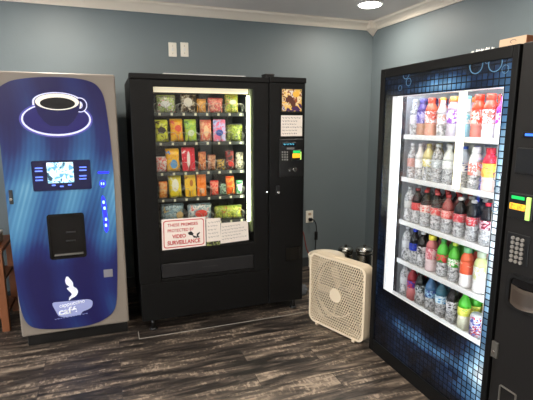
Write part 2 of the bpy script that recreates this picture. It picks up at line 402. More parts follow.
def scribble(mb, x0, x1, z0, z1, y, rows, th=0.0016, seed=1, slope=0.0):
    rnd = random.Random(seed)
    for q in range(rows):
        z = z1 - (q + 0.5) * (z1 - z0) / rows; x = x0; hgt = (z1 - z0) / rows * 0.26
        xe = x1 - rnd.random() * (x1 - x0) * 0.3
        while x < xe:
            wl = (0.008 + 0.014 * rnd.random()); k = 0; px, pz = x, z
            while k < 3:
                nx = px + wl / 3; nz = z + (hgt if k % 2 == 0 else -hgt) * (0.5 + rnd.random() * 0.5)
                d = Vector((nx - px, nz - pz)).normalized(); nrm = Vector((-d.y, d.x)) * th / 2
                mb.prism('y', [(px + nrm.x, pz + nrm.y + slope * (px - x0)), (px - nrm.x, pz - nrm.y + slope * (px - x0)), (nx - nrm.x, nz - nrm.y + slope * (nx - x0)), (nx + nrm.x, nz + nrm.y + slope * (nx - x0))], y - 0.0004, y)
                px, pz = nx, nz; k += 1
            x = px + 0.006
    return mb

# ------------------------------------------------------------------ the room
struct('floor', MB().box(XL, XR, YF, YB, -0.06, 0), 'floor')
struct('ceiling', MB().box(XL, XR, YF, YB, CEIL, CEIL + 0.1), 'ceiling')
struct('wall_back', MB().box(XL - 0.1, XR + 0.1, YB, YB + 0.1, -0.06, CEIL + 0.1), 'wall')
struct('wall_right', MB().box(XR, XR + 0.1, YF, YB, -0.06, CEIL + 0.1), 'wall')
LW = [(-3.2, 0.12), (3.4, 0.12), (3.4, 2.3), (-3.2, 2.3)]          # unseen opening added in the left wall to let in fill daylight (y, z)
struct('wall_left', MB().ring('x', [(YF, -0.06), (YB, -0.06), (YB, CEIL + 0.1), (YF, CEIL + 0.1)], LW, XL - 0.1, XL), 'wallw')
fwm = MB().ring('x', LW, [(-3.14, 0.18), (3.34, 0.18), (3.34, 2.24), (-3.14, 2.24)], XL - 0.09, XL - 0.01)
for ym_ in (-1.5, 0.1, 1.7): fwm.box(XL - 0.08, XL - 0.02, ym_ - 0.03, ym_ + 0.03, 0.18, 2.24)
win = struct('added_window_1', fwm, 'black2')
obj('added_window_pane', MB().box(XL - 0.055, XL - 0.049, -3.14, 3.34, 0.18, 2.24), 'glass', win)
FW_ = [(1.95, 0.1), (2.28, 0.1), (2.28, 2.3), (1.95, 2.3)]           # unseen slot added in the front wall for daylight and a pale band in the snack glass (x, z)
struct('wall_front', MB().ring('y', [(XL - 0.1, -0.06), (XR + 0.1, -0.06), (XR + 0.1, CEIL + 0.1), (XL - 0.1, CEIL + 0.1)], FW_, YF - 0.1, YF), 'wallw')
win = struct('added_window_2', MB().ring('y', FW_, [(1.98, 0.13), (2.25, 0.13), (2.25, 2.27), (1.98, 2.27)], YF - 0.09, YF - 0.01), 'black2')
obj('added_window_pane', MB().box(1.98, 2.25, YF - 0.055, YF - 0.049, 0.13, 2.27), glass_mat('tinted_glass', (0.42, 0.41, 0.38)), win)
cp = [(0, 0), (0.012, 0.0), (0.018, 0.012), (0.030, 0.030), (0.048, 0.050), (0.066, 0.062), (0.070, 0.075), (0.078, 0.08), (0, 0.08)]   # out from wall, up
def crown(name, axis, wall, sgn, a, b):
    mb = MB(); A = []; B = []
    for p in cp:
        q = wall + sgn * p[0]; zz = CEIL - 0.08 + p[1]
        A.append(mb.bm.verts.new((a, q, zz) if axis == 'x' else (q, a, zz))); B.append(mb.bm.verts.new((b, q, zz) if axis == 'x' else (q, b, zz)))
    mb.bm.faces.new(A); mb.bm.faces.new(B[::-1])
    for k in range(len(cp)): mb.bm.faces.new((A[k], B[k], B[(k + 1) % len(cp)], A[(k + 1) % len(cp)]))
    return struct(name, mb, 'crown')
crown('trim_1', 'x', YB, -1, XL, XR); crown('trim_2', 'y', XR, -1, YF, YB)
crown('trim_3', 'x', YF, 1, XL, XR); crown('trim_4', 'y', XL, 1, YF, YB)
mb = MB(); t = bmesh.new()       # pointed corner block of the crown
top = [t.verts.new(v) for v in ((XR, YB, CEIL - 0.001), (XR - 0.10, YB, CEIL - 0.001), (XR - 0.10, YB - 0.10, CEIL - 0.001), (XR, YB - 0.10, CEIL - 0.001))]
mid = [t.verts.new(v) for v in ((XR, YB, CEIL - 0.07), (XR - 0.09, YB, CEIL - 0.07), (XR - 0.09, YB - 0.09, CEIL - 0.07), (XR, YB - 0.09, CEIL - 0.07))]
tip = t.verts.new((XR - 0.004, YB - 0.004, CEIL - 0.135)); t.faces.new(top)
for k in range(4):
    t.faces.new((top[k], mid[k], mid[(k + 1) % 4], top[(k + 1) % 4])); t.faces.new((mid[k], tip, mid[(k + 1) % 4]))
mb.merge(t); struct('trim_5', mb, 'crown')
struct('baseboard_back', MB().box(XL, XR, YB - 0.012, YB, 0, 0.1, 0.003), 'base')
struct('baseboard_right', MB().box(XR - 0.012, XR, YF, YB - 0.012, 0, 0.1, 0.003), 'base')
struct('baseboard_left', MB().box(XL, XL + 0.012, YF, YB - 0.012, 0, 0.1, 0.003), 'base')

# ceiling downlights
dl = thing('ceiling_downlight', 'round recessed downlight in the ceiling near the room corner', 'ceiling light', (LIGHTS[0][0], LIGHTS[0][1], CEIL), 0, 'recessed ceiling lights')
obj('trim_ring', MB().ring('z', ellipse(0, 0, 0.115, 0.115, 32), ellipse(0, 0, 0.094, 0.094, 32), -0.006, 0.0), 'white', dl)
obj('diffuser', MB().lathe([(0.094, -0.001), (0.092, -0.010), (0.07, -0.018), (0.03, -0.022)], 32), 'lampdisc', dl)
for (lx, ly, _), nm in zip(LIGHTS[1:], ('above the coffee vending machine', 'above the drinks machine', 'in the middle of the ceiling', 'on the left, nearer than the coffee machine', 'behind the viewpoint, middle', 'behind the viewpoint, right', 'behind the viewpoint, left')):
    dup(dl, (lx, ly, CEIL), 'round recessed downlight ' + nm)

# ------------------------------------------------------------------ coffee machine
YC = 3.15
def c2(u, v, y=YC): p = at(u, v, y=y); return (p.x, p.z)
cxl, cxr = -0.617, 0.078; zt = 1.828
cm = thing('coffee_machine', 'blue and beige coffee vending machine with a cup picture on its door', 'vending machine', ((cxl + cxr) / 2, YC + 0.36, 0))
obj('cabinet', MB().box(cxl + 0.004, cxr - 0.004, YC + 0.055, YC + 0.74, 0.085, zt - 0.012, 0.006), mat('dark_grey_side', (60, 60, 60), 0.5), cm, True)
obj('door', MB().box(cxl, cxr, YC, YC + 0.05, 0.082, zt, 0.012, 3), 'beige', cm, True)
obj('plinth', MB().box(cxl + 0.03, cxr - 0.012, YC + 0.03, YC + 0.70, 0.0, 0.084, 0.003), 'black2', cm, True)
outline = [(-3, 92), (6, 83), (20, 79), (45, 77), (72, 78), (90, 81.5), (99, 88), (104.5, 100), (108.5, 125), (112.5, 160), (115, 200), (117, 250), (117.2, 285), (115, 308), (104, 319), (88, 325), (66, 328), (42, 328.5), (29, 324.5), (22, 312), (17, 287), (11, 243), (6, 195), (1, 150), (-3, 115)]
pan = [c2(*p) for p in smooth_closed(outline, 4)]
graphic = obj('graphic_panel', MB().prism('y', pan, YC + 0.002, YC - 0.007), 'cpanel', cm, True)
def flat(name, m, pts, layer, parent=graphic, th=0.001):
    return obj(name, MB().prism('y', pts, YC - 0.007 - layer * 0.001 + 0.0005, YC - 0.007 - layer * 0.001 - th), m, parent, True)
scx, scz = c2(57, 119.5); sx = 0.0063                      # metres per photo pixel on this plane
flat('saucer_glow', 'halo2', ellipse(scx, scz, 34.2 * sx, 18.2 * sx), 0.1)
flat('saucer_rim', 'halo', ellipse(scx, scz, 32.4 * sx, 16.6 * sx), 0.9)
flat('saucer', 'saucer', ellipse(scx, scz + 0.3 * sx, 30.6 * sx, 15.0 * sx), 1.8)
kx, kz = c2(57.5, 102)
body = [(kx + 21.0 * sx * math.cos(a), kz + 8.6 * sx * math.sin(a)) for a in [PI * k / 20 for k in range(21)]]
body += [(kx - 21 * sx, kz - 3 * sx), (kx - 18.5 * sx, kz - 12 * sx), (kx - 13.5 * sx, kz - 19.5 * sx), (kx - 8 * sx, kz - 24 * sx), (kx + 8 * sx, kz - 24 * sx), (kx + 13.5 * sx, kz - 19.5 * sx), (kx + 18.5 * sx, kz - 12 * sx), (kx + 21 * sx, kz - 3 * sx)]
big = [(kx + (p[0] - kx) * 1.09, kz + (p[1] - kz) * 1.12) for p in body]
hx, hz = c2(80, 105)
obj('handle_rim', MB().ring('y', ellipse(hx, hz, 7.0 * sx, 7.6 * sx, 28), ellipse(hx - 0.5 * sx, hz, 2.3 * sx, 3.0 * sx, 28), YC - 0.0092, YC - 0.0102), 'halo', graphic, True)
flat('cup_rim_glow', 'halo', [p for p in big if p[1] > kz - 4 * sx] , 2.6)
flat('cup_body', 'navy', body, 3.8)
obj('cup_handle', MB().ring('y', ellipse(hx, hz, 6.0 * sx, 6.6 * sx, 28), ellipse(hx - 0.5 * sx, hz, 3.1 * sx, 3.8 * sx, 28), YC - 0.0112, YC - 0.0125), 'navy', graphic, True)
flat('handle_hole', 'creamprint', ellipse(hx - 0.9 * sx, hz - 0.2 * sx, 2.3 * sx, 3.0 * sx), 3.6)
flat('cup_inside', 'creamprint', ellipse(kx, kz, 20.2 * sx, 8.2 * sx), 5.2)
flat('coffee_surface', 'coffee', ellipse(kx + 0.2 * sx, kz - 1.4 * sx, 16.2 * sx, 5.8 * sx), 6.4)
# display
def rect_c(u0, v0, u1, v1, y=YC): a = c2(u0, v0, y); b = c2(u1, v1, y); return a[0], b[0], b[1], a[1]
x0, x1, z0, z1 = rect_c(31, 161, 92, 188.5)
disp = obj('display_panel', MB().prism('y', rrect((x0 + x1) / 2, (z0 + z1) / 2, x1 - x0, z1 - z0, 0.01), YC - 0.004, YC - 0.014), 'screenbez', cm, True)
x0, x1, z0, z1 = rect_c(46.5, 162.5, 74.5, 182)
obj('screen', MB().prism('y', rrect((x0 + x1) / 2, (z0 + z1) / 2, x1 - x0, z1 - z0, 0.004), YC - 0.013, YC - 0.016), 'screen', disp, True)
for (u, v) in ((39, 168), (39, 171), (39.5, 177), (39.5, 180), (83, 167), (83, 170), (83, 175.5), (83, 178.5), (54, 185), (62, 186), (70, 184.5)):
    x, z = c2(u, v); wd = 0.022 if v < 183 else 0.011
    obj('selection_button', MB().box(x - wd, x + wd, YC - 0.0175, YC - 0.013, z - 0.004, z + 0.004, 0.001), 'btn', disp, True)
# cup bay
x0, x1, z0, z1 = rect_c(46.5, 214.5, 87, 256)
bay = obj('dispensing_bay', MB().ring('y', rrect((x0 + x1) / 2, (z0 + z1) / 2, x1 - x0, z1 - z0, 0.018), rrect((x0 + x1) / 2, (z0 + z1) / 2, x1 - x0 - 0.03, z1 - z0 - 0.03, 0.012), YC - 0.016, YC - 0.004), 'bayblack', cm, True)
obj('bay_window', MB().prism('y', rrect((x0 + x1) / 2, (z0 + z1) / 2, x1 - x0 - 0.028, z1 - z0 - 0.028, 0.012), YC - 0.004, YC - 0.009), 'smoke', bay, True)
obj('drip_tray', MB().box(x0 + 0.03, x1 - 0.02, YC - 0.03, YC - 0.008, z0 + 0.026, z0 + 0.036, 0.002), mat('tray_steel_dull', (130, 128, 124), 0.4, 0.7), bay, True)
for v in (231.5, 240):
    xx, zz = c2(71, v); obj('bay_handle', MB().cyl((xx - 0.03, YC - 0.012, zz), (xx + 0.03, YC - 0.012, zz), 0.004, 10), mat('dull_grip', (40, 42, 44), 0.4), bay, True)
# blue lamps on the coin side
xx, zz = c2(103.5, 172.3); obj('coin_slot_light', MB().box(xx - 0.034, xx + 0.034, YC - 0.012, YC - 0.004, zz - 0.005, zz + 0.005, 0.001), 'led', cm, True)
cs = obj('coin_return_light', MB().prism('y', ellipse(*c2(102.7, 183.5), 0.018, 0.024, 20), YC - 0.004, YC - 0.009), 'led', cm, True)
for du in (-1, 1.2):
    a, b = c2(102.5 + du, 183.5); obj('light_core', MB().box(a - 0.003, a + 0.003, YC - 0.011, YC - 0.007, b - 0.008, b + 0.008, 0.001), 'led2', cs, True)
lp = [(102.2, 196), (104.5, 198), (106, 205), (107, 215), (108.6, 224), (107.5, 231), (105.5, 231), (104, 224), (103, 212), (101.8, 203)]
cl = obj('coin_column_light', MB().prism('y', smooth_closed([c2(*p) for p in lp], 3), YC - 0.004, YC - 0.009), 'led', cm, True)
for (u, v) in ((103.6, 202), (104.6, 208), (106, 219), (106, 225)):
    a, b = c2(u, v); obj('light_core', MB().box(a - 0.006, a + 0.006, YC - 0.011, YC - 0.007, b - 0.010, b + 0.010, 0.002), 'led2', cl, True)
x0, x1, z0, z1 = rect_c(103.5, 269.5, 113, 276)
obj('coin_return_cup', MB().box(x0, x1, YC - 0.014, YC - 0.003, z0, z1, 0.003), mat('satin_label_plate', (150, 150, 158), 0.4, 0.4), cm, True)
x0, x1, z0, z1 = rect_c(8.5, 190, 14, 204)
lk = obj('lock_plate', MB().box(x0, x1, YC - 0.014, YC - 0.002, z0, z1, 0.004), 'ltrim', cm, True)
a, b = c2(11.2, 199); obj('keyhole', MB().cyl((a, YC - 0.018, b), (a, YC - 0.012, b), 0.009, 16), 'steel', lk, True)
# lower logo: steam, cup, lettering
steam = [(67, 276), (65.2, 280), (66.5, 284), (69.5, 286.5), (66.8, 288), (70, 291.5), (71.8, 294), (69.5, 297), (69.2, 300), (71.5, 298), (76, 295.5), (78, 291.5), (76.5, 288), (73.5, 286), (73, 282.5), (70.5, 279)]
logo = flat('logo_steam', 'btext', smooth_closed([c2(*p) for p in steam], 3), 0.2)
cup = [(52.5, 303), (60, 301.5), (72, 300.5), (84, 299), (89, 299), (92.5, 301), (92, 306), (88, 309), (83, 311), (80, 314), (70, 316), (60, 316), (56, 311)]
flat('logo_cup', 'btext2', smooth_closed([c2(*p) for p in cup], 3), 0.2)
a = c2(59.5, 306.8); b = c2(85, 303.2)
obj('lettering', MB2 := text_bm('cappuccino', a[0], b[0], a[1] - 0.014, a[1] + 0.022, YC - 0.0088, 0.015, slope=0.10), 'btext', graphic, True)
a = c2(59, 315.2); b = c2(77, 309)
obj('lettering', text_bm('café', a[0], b[0], a[1], a[1] + 0.05, YC - 0.0088, 0.03, slope=0.05), 'btext', graphic, True)
a = c2(55, 319); b = c2(88, 315)
mb = MB(); scribble(mb, a[0], b[0], a[1] - 0.006, a[1] + 0.006, YC - 0.0078, 1, 0.0035, 4, 0.06); obj('small_print', mb, 'btext2', graphic, True)

# ------------------------------------------------------------------ snack machine
YS = 3.10
def s2(u, v, y=YS): p = at(u, v, y=y); return (p.x, p.z)
sm = thing('snack_machine', 'black snack vending machine with glass front and five trays of snacks', 'vending machine', (0.8, 3.5, 0))
sx0, sx1, tx1, st = 0.170, 1.150, 1.440, 1.836
wx0, wx1, wz0, wz1 = 0.318, 1.026, 0.606, 1.757
mb = MB()
mb.box(sx0, wx0 - 0.01, YS + 0.05, 3.93, 0.085, st - 0.01); mb.box(wx1 + 0.01, tx1 - 0.004, YS + 0.05, 3.93, 0.085, st - 0.01)
mb.box(wx0 - 0.01, wx1 + 0.01, YS + 0.6, 3.93, 0.085, st - 0.01)
mb.box(wx0 - 0.01, wx1 + 0.01, YS + 0.05, YS + 0.6, 0.085, 0.40); mb.box(wx0 - 0.01, wx1 + 0.01, YS + 0.05, YS + 0.6, wz1 + 0.01, st - 0.01)
cab = obj('cabinet', mb, 'black', sm, True)
mb = MB()   # liner inside
mb.box(wx0 - 0.01, wx0 - 0.002, YS + 0.05, YS + 0.6, 0.40, wz1 + 0.01); mb.box(wx1 + 0.002, wx1 + 0.01, YS + 0.05, YS + 0.6, 0.40, wz1 + 0.01); mb.box(wx0 - 0.002, wx1 + 0.002, YS + 0.585, YS + 0.6, 0.40, wz1 + 0.01)
obj('interior_liner', mb, 'dark', sm, True)
# door frame
mb = MB()
mb.box(sx0 - 0.006, wx0, YS, YS + 0.05, 0.372, st, 0.006); mb.box(wx1, sx1 - 0.004, YS, YS + 0.05, 0.372, st, 0.006)
mb.box(wx0 - 0.004, wx1 + 0.004, YS, YS + 0.05, wz1, st, 0.004); mb.box(wx0 - 0.004, wx1 + 0.004, YS, YS + 0.05, 0.510, wz0, 0.004)
mb.box(wx0 - 0.004, wx1 + 0.004, YS + 0.006, YS + 0.05, 0.372, 0.396, 0.003)
mb.box(sx0 - 0.006, sx1 - 0.004, YS - 0.012, YS + 0.03, st - 0.035, st + 0.003, 0.006)
door = obj('door', mb, 'black', sm, True)
lk = obj('door_lock', MB().cyl((s2(266.5, 192)[0], YS - 0.012, s2(266.5, 192)[1]), (s2(266.5, 192)[0], YS + 0.002, s2(266.5, 192)[1]), 0.009, 16), 'chrome', door, True)
obj('lower_panel', MB().box(sx0, sx1 - 0.004, YS + 0.004, YS + 0.05, 0.085, 0.369, 0.004), 'black', sm, True)
fl = obj('delivery_flap', MB().box(wx0 + 0.004, wx1 - 0.004, YS + 0.004, YS + 0.03, 0.400, 0.506, 0.005), mat('dark_flap', (24, 24, 26), 0.45), sm, True)
mb = MB(); scribble(mb, 0.62, 0.74, 0.44, 0.465, YS + 0.0035, 1, 0.003, 9); obj('embossed_lettering', mb, mat('embossed_grey', (58, 58, 60), 0.5), fl, True)
obj('glass', MB().box(wx0 - 0.002, wx1 + 0.002, YS + 0.012, YS + 0.018, wz0 - 0.002, wz1 + 0.002), 'glass', sm, True)
hd = obj('header_light', MB().box(wx0 + 0.004, wx1 - 0.02, YS + 0.055, YS + 0.09, wz1 - 0.034, wz1 + 0.004, 0.006), 'header', sm, True)
lh = obj('lamp_housing', MB().box(wx1 - 0.016, wx1 + 0.001, YS + 0.022, YS + 0.09, wz0 + 0.08, wz1, 0.002), mat('greenish_reflector', (110, 120, 84), 0.5), sm, True)
obj('lamp_tube', MB().cyl((wx1 - 0.030, YS + 0.045, wz0 + 0.16), (wx1 - 0.030, YS + 0.045, wz1 - 0.05), 0.009, 14), 'tube', lh, True)
for cx_ in (sx0 + 0.08, tx1 - 0.06):
    for cy_ in (YS + 0.05, 3.86):
        obj('leg', MB().cyl((cx_, cy_, 0.012), (cx_, cy_, 0.09), 0.018, 12).lathe([(0.03, 0), (0.03, 0.012), (0.015, 0.016)], 14, (cx_, cy_, 0)), 'black2', sm, True)
# control tower
tw = obj('control_tower', MB().box(sx1, tx1, YS - 0.004, YS + 0.05, 0.085, st + 0.006, 0.006).box(sx1 - 0.002, tx1 + 0.004, YS - 0.014, YS + 0.03, st - 0.03, st + 0.010, 0.005), 'black', sm, True)
x0, z1 = s2(279, 139); x1, z0 = s2(302.5, 176)
cpn = obj('control_panel', MB().box(x0, x1, YS - 0.014, YS - 0.002, z0, z1, 0.004), 'black2', sm, True)
x0, z1 = s2(282, 142.5); x1, z0 = s2(295, 145.8)
obj('display', MB().box(x0, x1, YS - 0.017, YS - 0.012, z0, z1, 0.001), mat('display_dark', (20, 34, 44), 0.2), cpn, True)
mb = MB(); scribble(mb, x0 + 0.005, x1 - 0.005, z0 + 0.002, z1 - 0.002, YS - 0.0172, 1, 0.003, 5); obj('display_text', mb, 'teal_e', cpn, True)
x0, z1 = s2(286, 147.4); x1, z0 = s2(293.5, 149.2)
obj('card_label', MB().box(x0, x1, YS - 0.0165, YS - 0.012, z0, z1), mat('grey_label', (110, 112, 112), 0.5), cpn, True)
for r in range(4):
    for q in range(3):
        a, b = s2(281.8 + q * 2.35, 152 + r * 2.5)
        obj('key', MB().box(a - 0.0055, a + 0.0055, YS - 0.0185, YS - 0.012, b - 0.006, b + 0.006, 0.001), mat('key_grey', (120, 120, 116), 0.5) if (r, q) == (0, 0) else bpy.data.materials['key_grey'], cpn, True)
def bill_acceptor(parent, fn, mirror=False): pass
x0, z1 = s2(290.8, 149.6); x1, z0 = s2(299.6, 160.5)
ba = obj('bill_acceptor', MB().box(x0, x1, YS - 0.035, YS - 0.012, z0, z1, 0.004), 'black2', cpn, True)
obj('green_label', MB().box(x0 + 0.004, x1 - 0.012, YS - 0.0375, YS - 0.034, z1 - 0.026, z1 - 0.006, 0.001), 'green_e', cpn, True)
obj('yellow_label', MB().box(x0 - 0.002, x1 - 0.014, YS - 0.040, YS - 0.034, z1 - 0.062, z1 - 0.028, 0.003), 'yellow_e', cpn, True)
obj('lit_bezel', MB().box(x1 - 0.011, x1 - 0.003, YS - 0.040, YS - 0.034, z0 + 0.01, z1 - 0.015, 0.002), 'lime_e', cpn, True)
for (u, v, r) in ((288.6, 170, 0.012), (293.6, 169.3, 0.017)):
    a, b = s2(u, v); k_ = obj('coin_knob', MB().cyl((a, YS - 0.024, b), (a, YS - 0.013, b), r, 22, r), 'steel', cpn, True)
    obj('knob_slot', MB().box(a - 0.002, a + 0.002, YS - 0.026, YS - 0.023, b - r * 0.6, b + r * 0.6), 'black2', cpn, True)
a, b = s2(277.6, 192); obj('tower_lock', MB().cyl((a, YS - 0.022, b), (a, YS - 0.002, b), 0.010, 18), 'chrome', tw, True)
obj('lock_plate', MB().box(a - 0.018, a + 0.016, YS - 0.010, YS - 0.001, b - 0.02, b + 0.05, 0.003), 'black2', tw, True)
x0, z1 = s2(285, 247); x1, z0 = s2(301, 259)
obj('coin_return', MB().box(x0, x1 - 0.01, YS - 0.012, YS - 0.002, z0, z1, 0.005), mat('coin_cup', (10, 10, 10), 0.25), sm, True)
def poster(name, u0, v0, u1, v1, m, label, cat, y=YS, rows=0, seed=3, group=None):
    a = s2(u0, v0, y); b = s2(u1, v1, y)
    o = obj(name, MB().box(a[0], b[0], y - 0.0015, y, b[1], a[1]), m); base_origin(o); tag(o, label, cat, group)
    return o, a, b
# picture frame insert on the tower
mb = MB(); a = s2(280.5, 87.8); b = s2(302, 112.5)
mb.ring('y', [(a[0], b[1]), (b[0], b[1]), (b[0], a[1]), (a[0], a[1])], [(a[0] + 0.008, b[1] + 0.008), (b[0] - 0.008, b[1] + 0.008), (b[0] - 0.008, a[1] - 0.008), (a[0] + 0.008, a[1] - 0.008)], YS - 0.012, YS - 0.003)
fr = obj('picture_frame', mb, 'black2', sm, True)
ad = obj('advert_card', MB().box(a[0] + 0.007, b[0] - 0.007, YS - 0.007, YS - 0.003, b[1] + 0.007, a[1] - 0.007), P((70, 40, 90), (236, 190, 90), (240, 215, 170), (150, 80, 40), (235, 225, 215), (60, 90, 150), scale=14, emit=0.05), fr, True)
ctrx, ctrz = (a[0] + b[0]) / 2, (a[1] + b[1]) / 2
bar = smooth_closed([(ctrx - 0.045, ctrz + 0.01), (ctrx - 0.02, ctrz + 0.035), (ctrx + 0.005, ctrz + 0.02), (ctrx + 0.03, ctrz - 0.02), (ctrx + 0.025, ctrz - 0.05), (ctrx, ctrz - 0.045), (ctrx - 0.02, ctrz - 0.01), (ctrx - 0.035, ctrz - 0.02)], 4)
obj('printed_bar', MB().prism('y', bar, YS - 0.007, YS - 0.0085), S((92, 46, 30), 0.5), fr, True)
obj('printed_sunburst', MB().prism('y', ellipse(ctrx + 0.035, ctrz + 0.045, 0.03, 0.022, 12), YS - 0.007, YS - 0.008), S((245, 190, 70), 0.5), fr, True)
o, a, b = poster('paper_notice', 281, 115.3, 302, 136, 'paper', 'white handwritten paper notice taped on the control tower below the picture', 'notice', YS - 0.008)
mb = MB(); scribble(mb, a[0] + 0.01, b[0] - 0.005, b[1] + 0.008, a[1] - 0.008, YS - 0.0095, 6, 0.0022, 11); obj('handwriting', mb, 'ink', o, True)
# trays, coils, tags
tz = [at(200, v, y=YS + 0.10).z for v in (113.0, 142.0, 171.5, 197.3, 222.0)]
cols8 = [wx0 + 0.045 + k * (wx1 - wx0 - 0.115) / 7 for k in range(8)]
coilmb = lambda: MB().tube([(0.034 * math.cos(2 * PI * t / 14), 0.004 + 0.028 * t / 14 + 0.0, 0.036 + 0.034 * math.sin(2 * PI * t / 14)) for t in range(14 * 7 + 1)], 0.0013, 5)
coil_me = None; tag_me = None
for q, z in enumerate(tz):
    mb = MB().box(wx0 + 0.002, wx1 - 0.045, YS + 0.10, YS + 0.56, z - 0.006, z).box(wx0 + 0.002, wx1 - 0.045, YS + 0.094, YS + 0.10, z - 0.022, z + 0.002, 0.001)
    for k in range(0, 9):
        xx = wx0 + 0.003 + k * (wx1 - wx0 - 0.055) / 8; mb.box(xx - 0.001, xx + 0.001, YS + 0.12, YS + 0.56, z, z + 0.05)
    tr = obj('tray', mb, 'tray', sm, True)
    for k, xx in enumerate(cols8):
        if coil_me is None:
            c_ = obj('coil', coilmb(), 'coil', tr); coil_me = c_
        else:
            c_ = coil_me.copy(); C.objects.link(c_); c_.parent = tr
        c_.location = Vector((xx, YS + 0.102, z + 0.002)) - origin(tr)
        if tag_me is None:
            g_ = obj('price_tag', MB().box(-0.008, 0.008, -0.0015, 0, -0.009, 0.009), mat('pale_price_tag', (215, 210, 180), 0.5), tr); tag_me = g_
        else:
            g_ = tag_me.copy(); C.objects.link(g_); g_.parent = tr
        g_.location = Vector((xx, YS + 0.094, z - 0.010)) - origin(tr)
# snacks
def bag_mesh(wd, ht, dp, seed, slump=0.0, crimp=0.012):
    rnd = random.Random(seed); mb = MB(); nx, nz = 12, 14; V = {}
    for side in (-1, 1):
        for i in range(nx + 1):
            for j in range(nz + 1):
                a, b = i / nx * 2 - 1, j / nz
                e = max(0.0, 1 - abs(a) ** 3.5) ** 0.6 * max(0.0, 1 - abs(2 * b - 1) ** 4) ** 0.7
                yy = side * dp / 2 * e + (rnd.random() - 0.5) * 0.06 * dp * e
                zz = b * ht * (1 - 0.03 * abs(a)); xw = wd / 2 * (1 - 0.06 * (1 - abs(2 * b - 1)))
                if side == 1 and (i in (0, nx) or j in (0, nz)): V[side, i, j] = V[-1, i, j]; continue
                V[side, i, j] = mb.bm.verts.new((a * xw + slump * zz, yy, zz))
        for i in range(nx):
            for j in range(nz):
                try: mb.bm.faces.new((V[side, i, j], V[side, i + 1, j], V[side, i + 1, j + 1], V[side, i, j + 1])).smooth = True
                except ValueError: pass
    return mb
def snack(u0, v0, u1, v1, row, cols, label, kind='bag', patch=None, tilt=0.0, scale=30, lean=0.0):
    y = YS + 0.14; a = at(u0, v0, y=y); b = at(u1, v1, y=y); z = tz[row]
    wd = b.x - a.x; ht = a.z - z - 0.004; dp = min(0.045, wd * 0.5) if kind == 'bag' else 0.024
    root = thing({'bag': 'snack_bag', 'box': 'candy_pack'}[kind], label, 'snack', ((a.x + b.x) / 2, y + 0.006, z + 0.0015), 0, 'snacks in the machine')
    m = P(*cols, scale=scale)
    if kind == 'bag': mb = bag_mesh(wd, ht, dp, int(u0 * 10), lean)
    else:
        mb = MB().box(-wd / 2, wd / 2, -dp / 2, dp / 2, 0, ht, 0.004)
        for v in mb.bm.verts: v.co.x += lean * v.co.z
    obj('wrapper', mb, m, root)
    # crimped seal along the top
    obj('top_seal', MB().box(-wd * 0.46 + lean * ht, wd * 0.46 + lean * ht, -0.0015, 0.0015, ht - 0.006, ht + 0.004), S(cols[0], 0.4), root)
    if patch:
        pc, px, pz, pw, ph = patch
        obj('printed_logo', MB().prism('y', ellipse(px * wd + lean * pz * ht, pz * ht, pw * wd / 2, ph * ht / 2, 20), -dp / 2 - 0.001, -dp / 2 + 0.006), S(pc, 0.4), root)
    if tilt: root.rotation_euler = (0, tilt, 0)
    return root
W = (235, 235, 225); K = (24, 22, 20)
snack(155.5, 95, 176, 113, 0, [(190, 205, 120), (120, 140, 70), W, (210, 60, 50)], 'green and white chip bag at left end of top tray', 'bag', ((235, 235, 230), -0.05, 0.5, 0.5, 0.35), scale=45)
snack(180, 93.5, 196, 113, 0, [(50, 36, 28), (120, 96, 60), (215, 205, 180), (60, 60, 50)], 'brown and gold snack bag in top tray', 'bag', ((222, 214, 196), -0.05, 0.55, 0.55, 0.5), scale=40, lean=0.03)
snack(196.5, 99, 206.5, 113, 0, [(200, 130, 40), (230, 170, 70), (120, 60, 30)], 'small orange snack bag in top tray', 'bag', scale=50)
snack(207.5, 98, 223, 113, 0, [(214, 96, 92), (236, 180, 150), (150, 40, 50)], 'crumpled pinkish red snack bag in top tray', 'bag', scale=50)
snack(224.5, 94.5, 238.5, 113, 0, [(196, 190, 60), (110, 150, 60), (220, 200, 110), (140, 60, 40)], 'yellow and green upright bag at right end of top tray', 'bag', ((225, 215, 190), 0.05, 0.6, 0.5, 0.25), scale=40)
snack(154.8, 120, 169, 142, 1, [(226, 230, 60), (226, 230, 60), (150, 140, 40), K], 'bright yellow candy bag at left of second tray', 'bag', ((60, 50, 40), 0, 0.55, 0.6, 0.3), lean=-0.03)
snack(170, 119, 184, 142, 1, [(244, 190, 30), (240, 150, 30), (214, 70, 50)], 'orange and yellow candy bag in second tray', 'bag', ((230, 90, 60), 0.1, 0.6, 0.5, 0.3), lean=-0.04)
snack(184.5, 119.5, 197.5, 142, 1, [(190, 214, 60), (150, 200, 80), (90, 120, 50)], 'lime green candy bag in second tray', 'bag', ((220, 230, 190), 0, 0.4, 0.5, 0.3), lean=-0.04)
snack(199.5, 120, 212, 142, 1, [(226, 110, 80), (240, 170, 120), (220, 60, 60)], 'salmon coloured candy bag in second tray', 'bag', ((245, 200, 150), 0, 0.5, 0.4, 0.5))
snack(213, 119.5, 225.5, 142, 1, [(240, 120, 150), (200, 190, 230), (120, 170, 220)], 'pink and pale blue candy box in second tray', 'box', ((60, 90, 170), 0, 0.4, 0.6, 0.3))
snack(226.5, 124, 243, 142, 1, [(30, 34, 24), (190, 210, 70), (30, 34, 24), (215, 225, 130)], 'black bag with yellow green dots at right of second tray', 'bag', scale=90)
snack(155.5, 157, 168, 171.5, 2, [(226, 215, 205), (220, 70, 60), (230, 225, 215)], 'small white and red bag at left of third tray', 'bag', scale=60)
snack(165.5, 149, 180.5, 171.5, 2, [(244, 190, 40), (240, 170, 30), (80, 130, 190)], 'yellow orange bag with blue patch in third tray', 'bag', ((90, 150, 200), 0.05, 0.35, 0.5, 0.4), lean=-0.04)
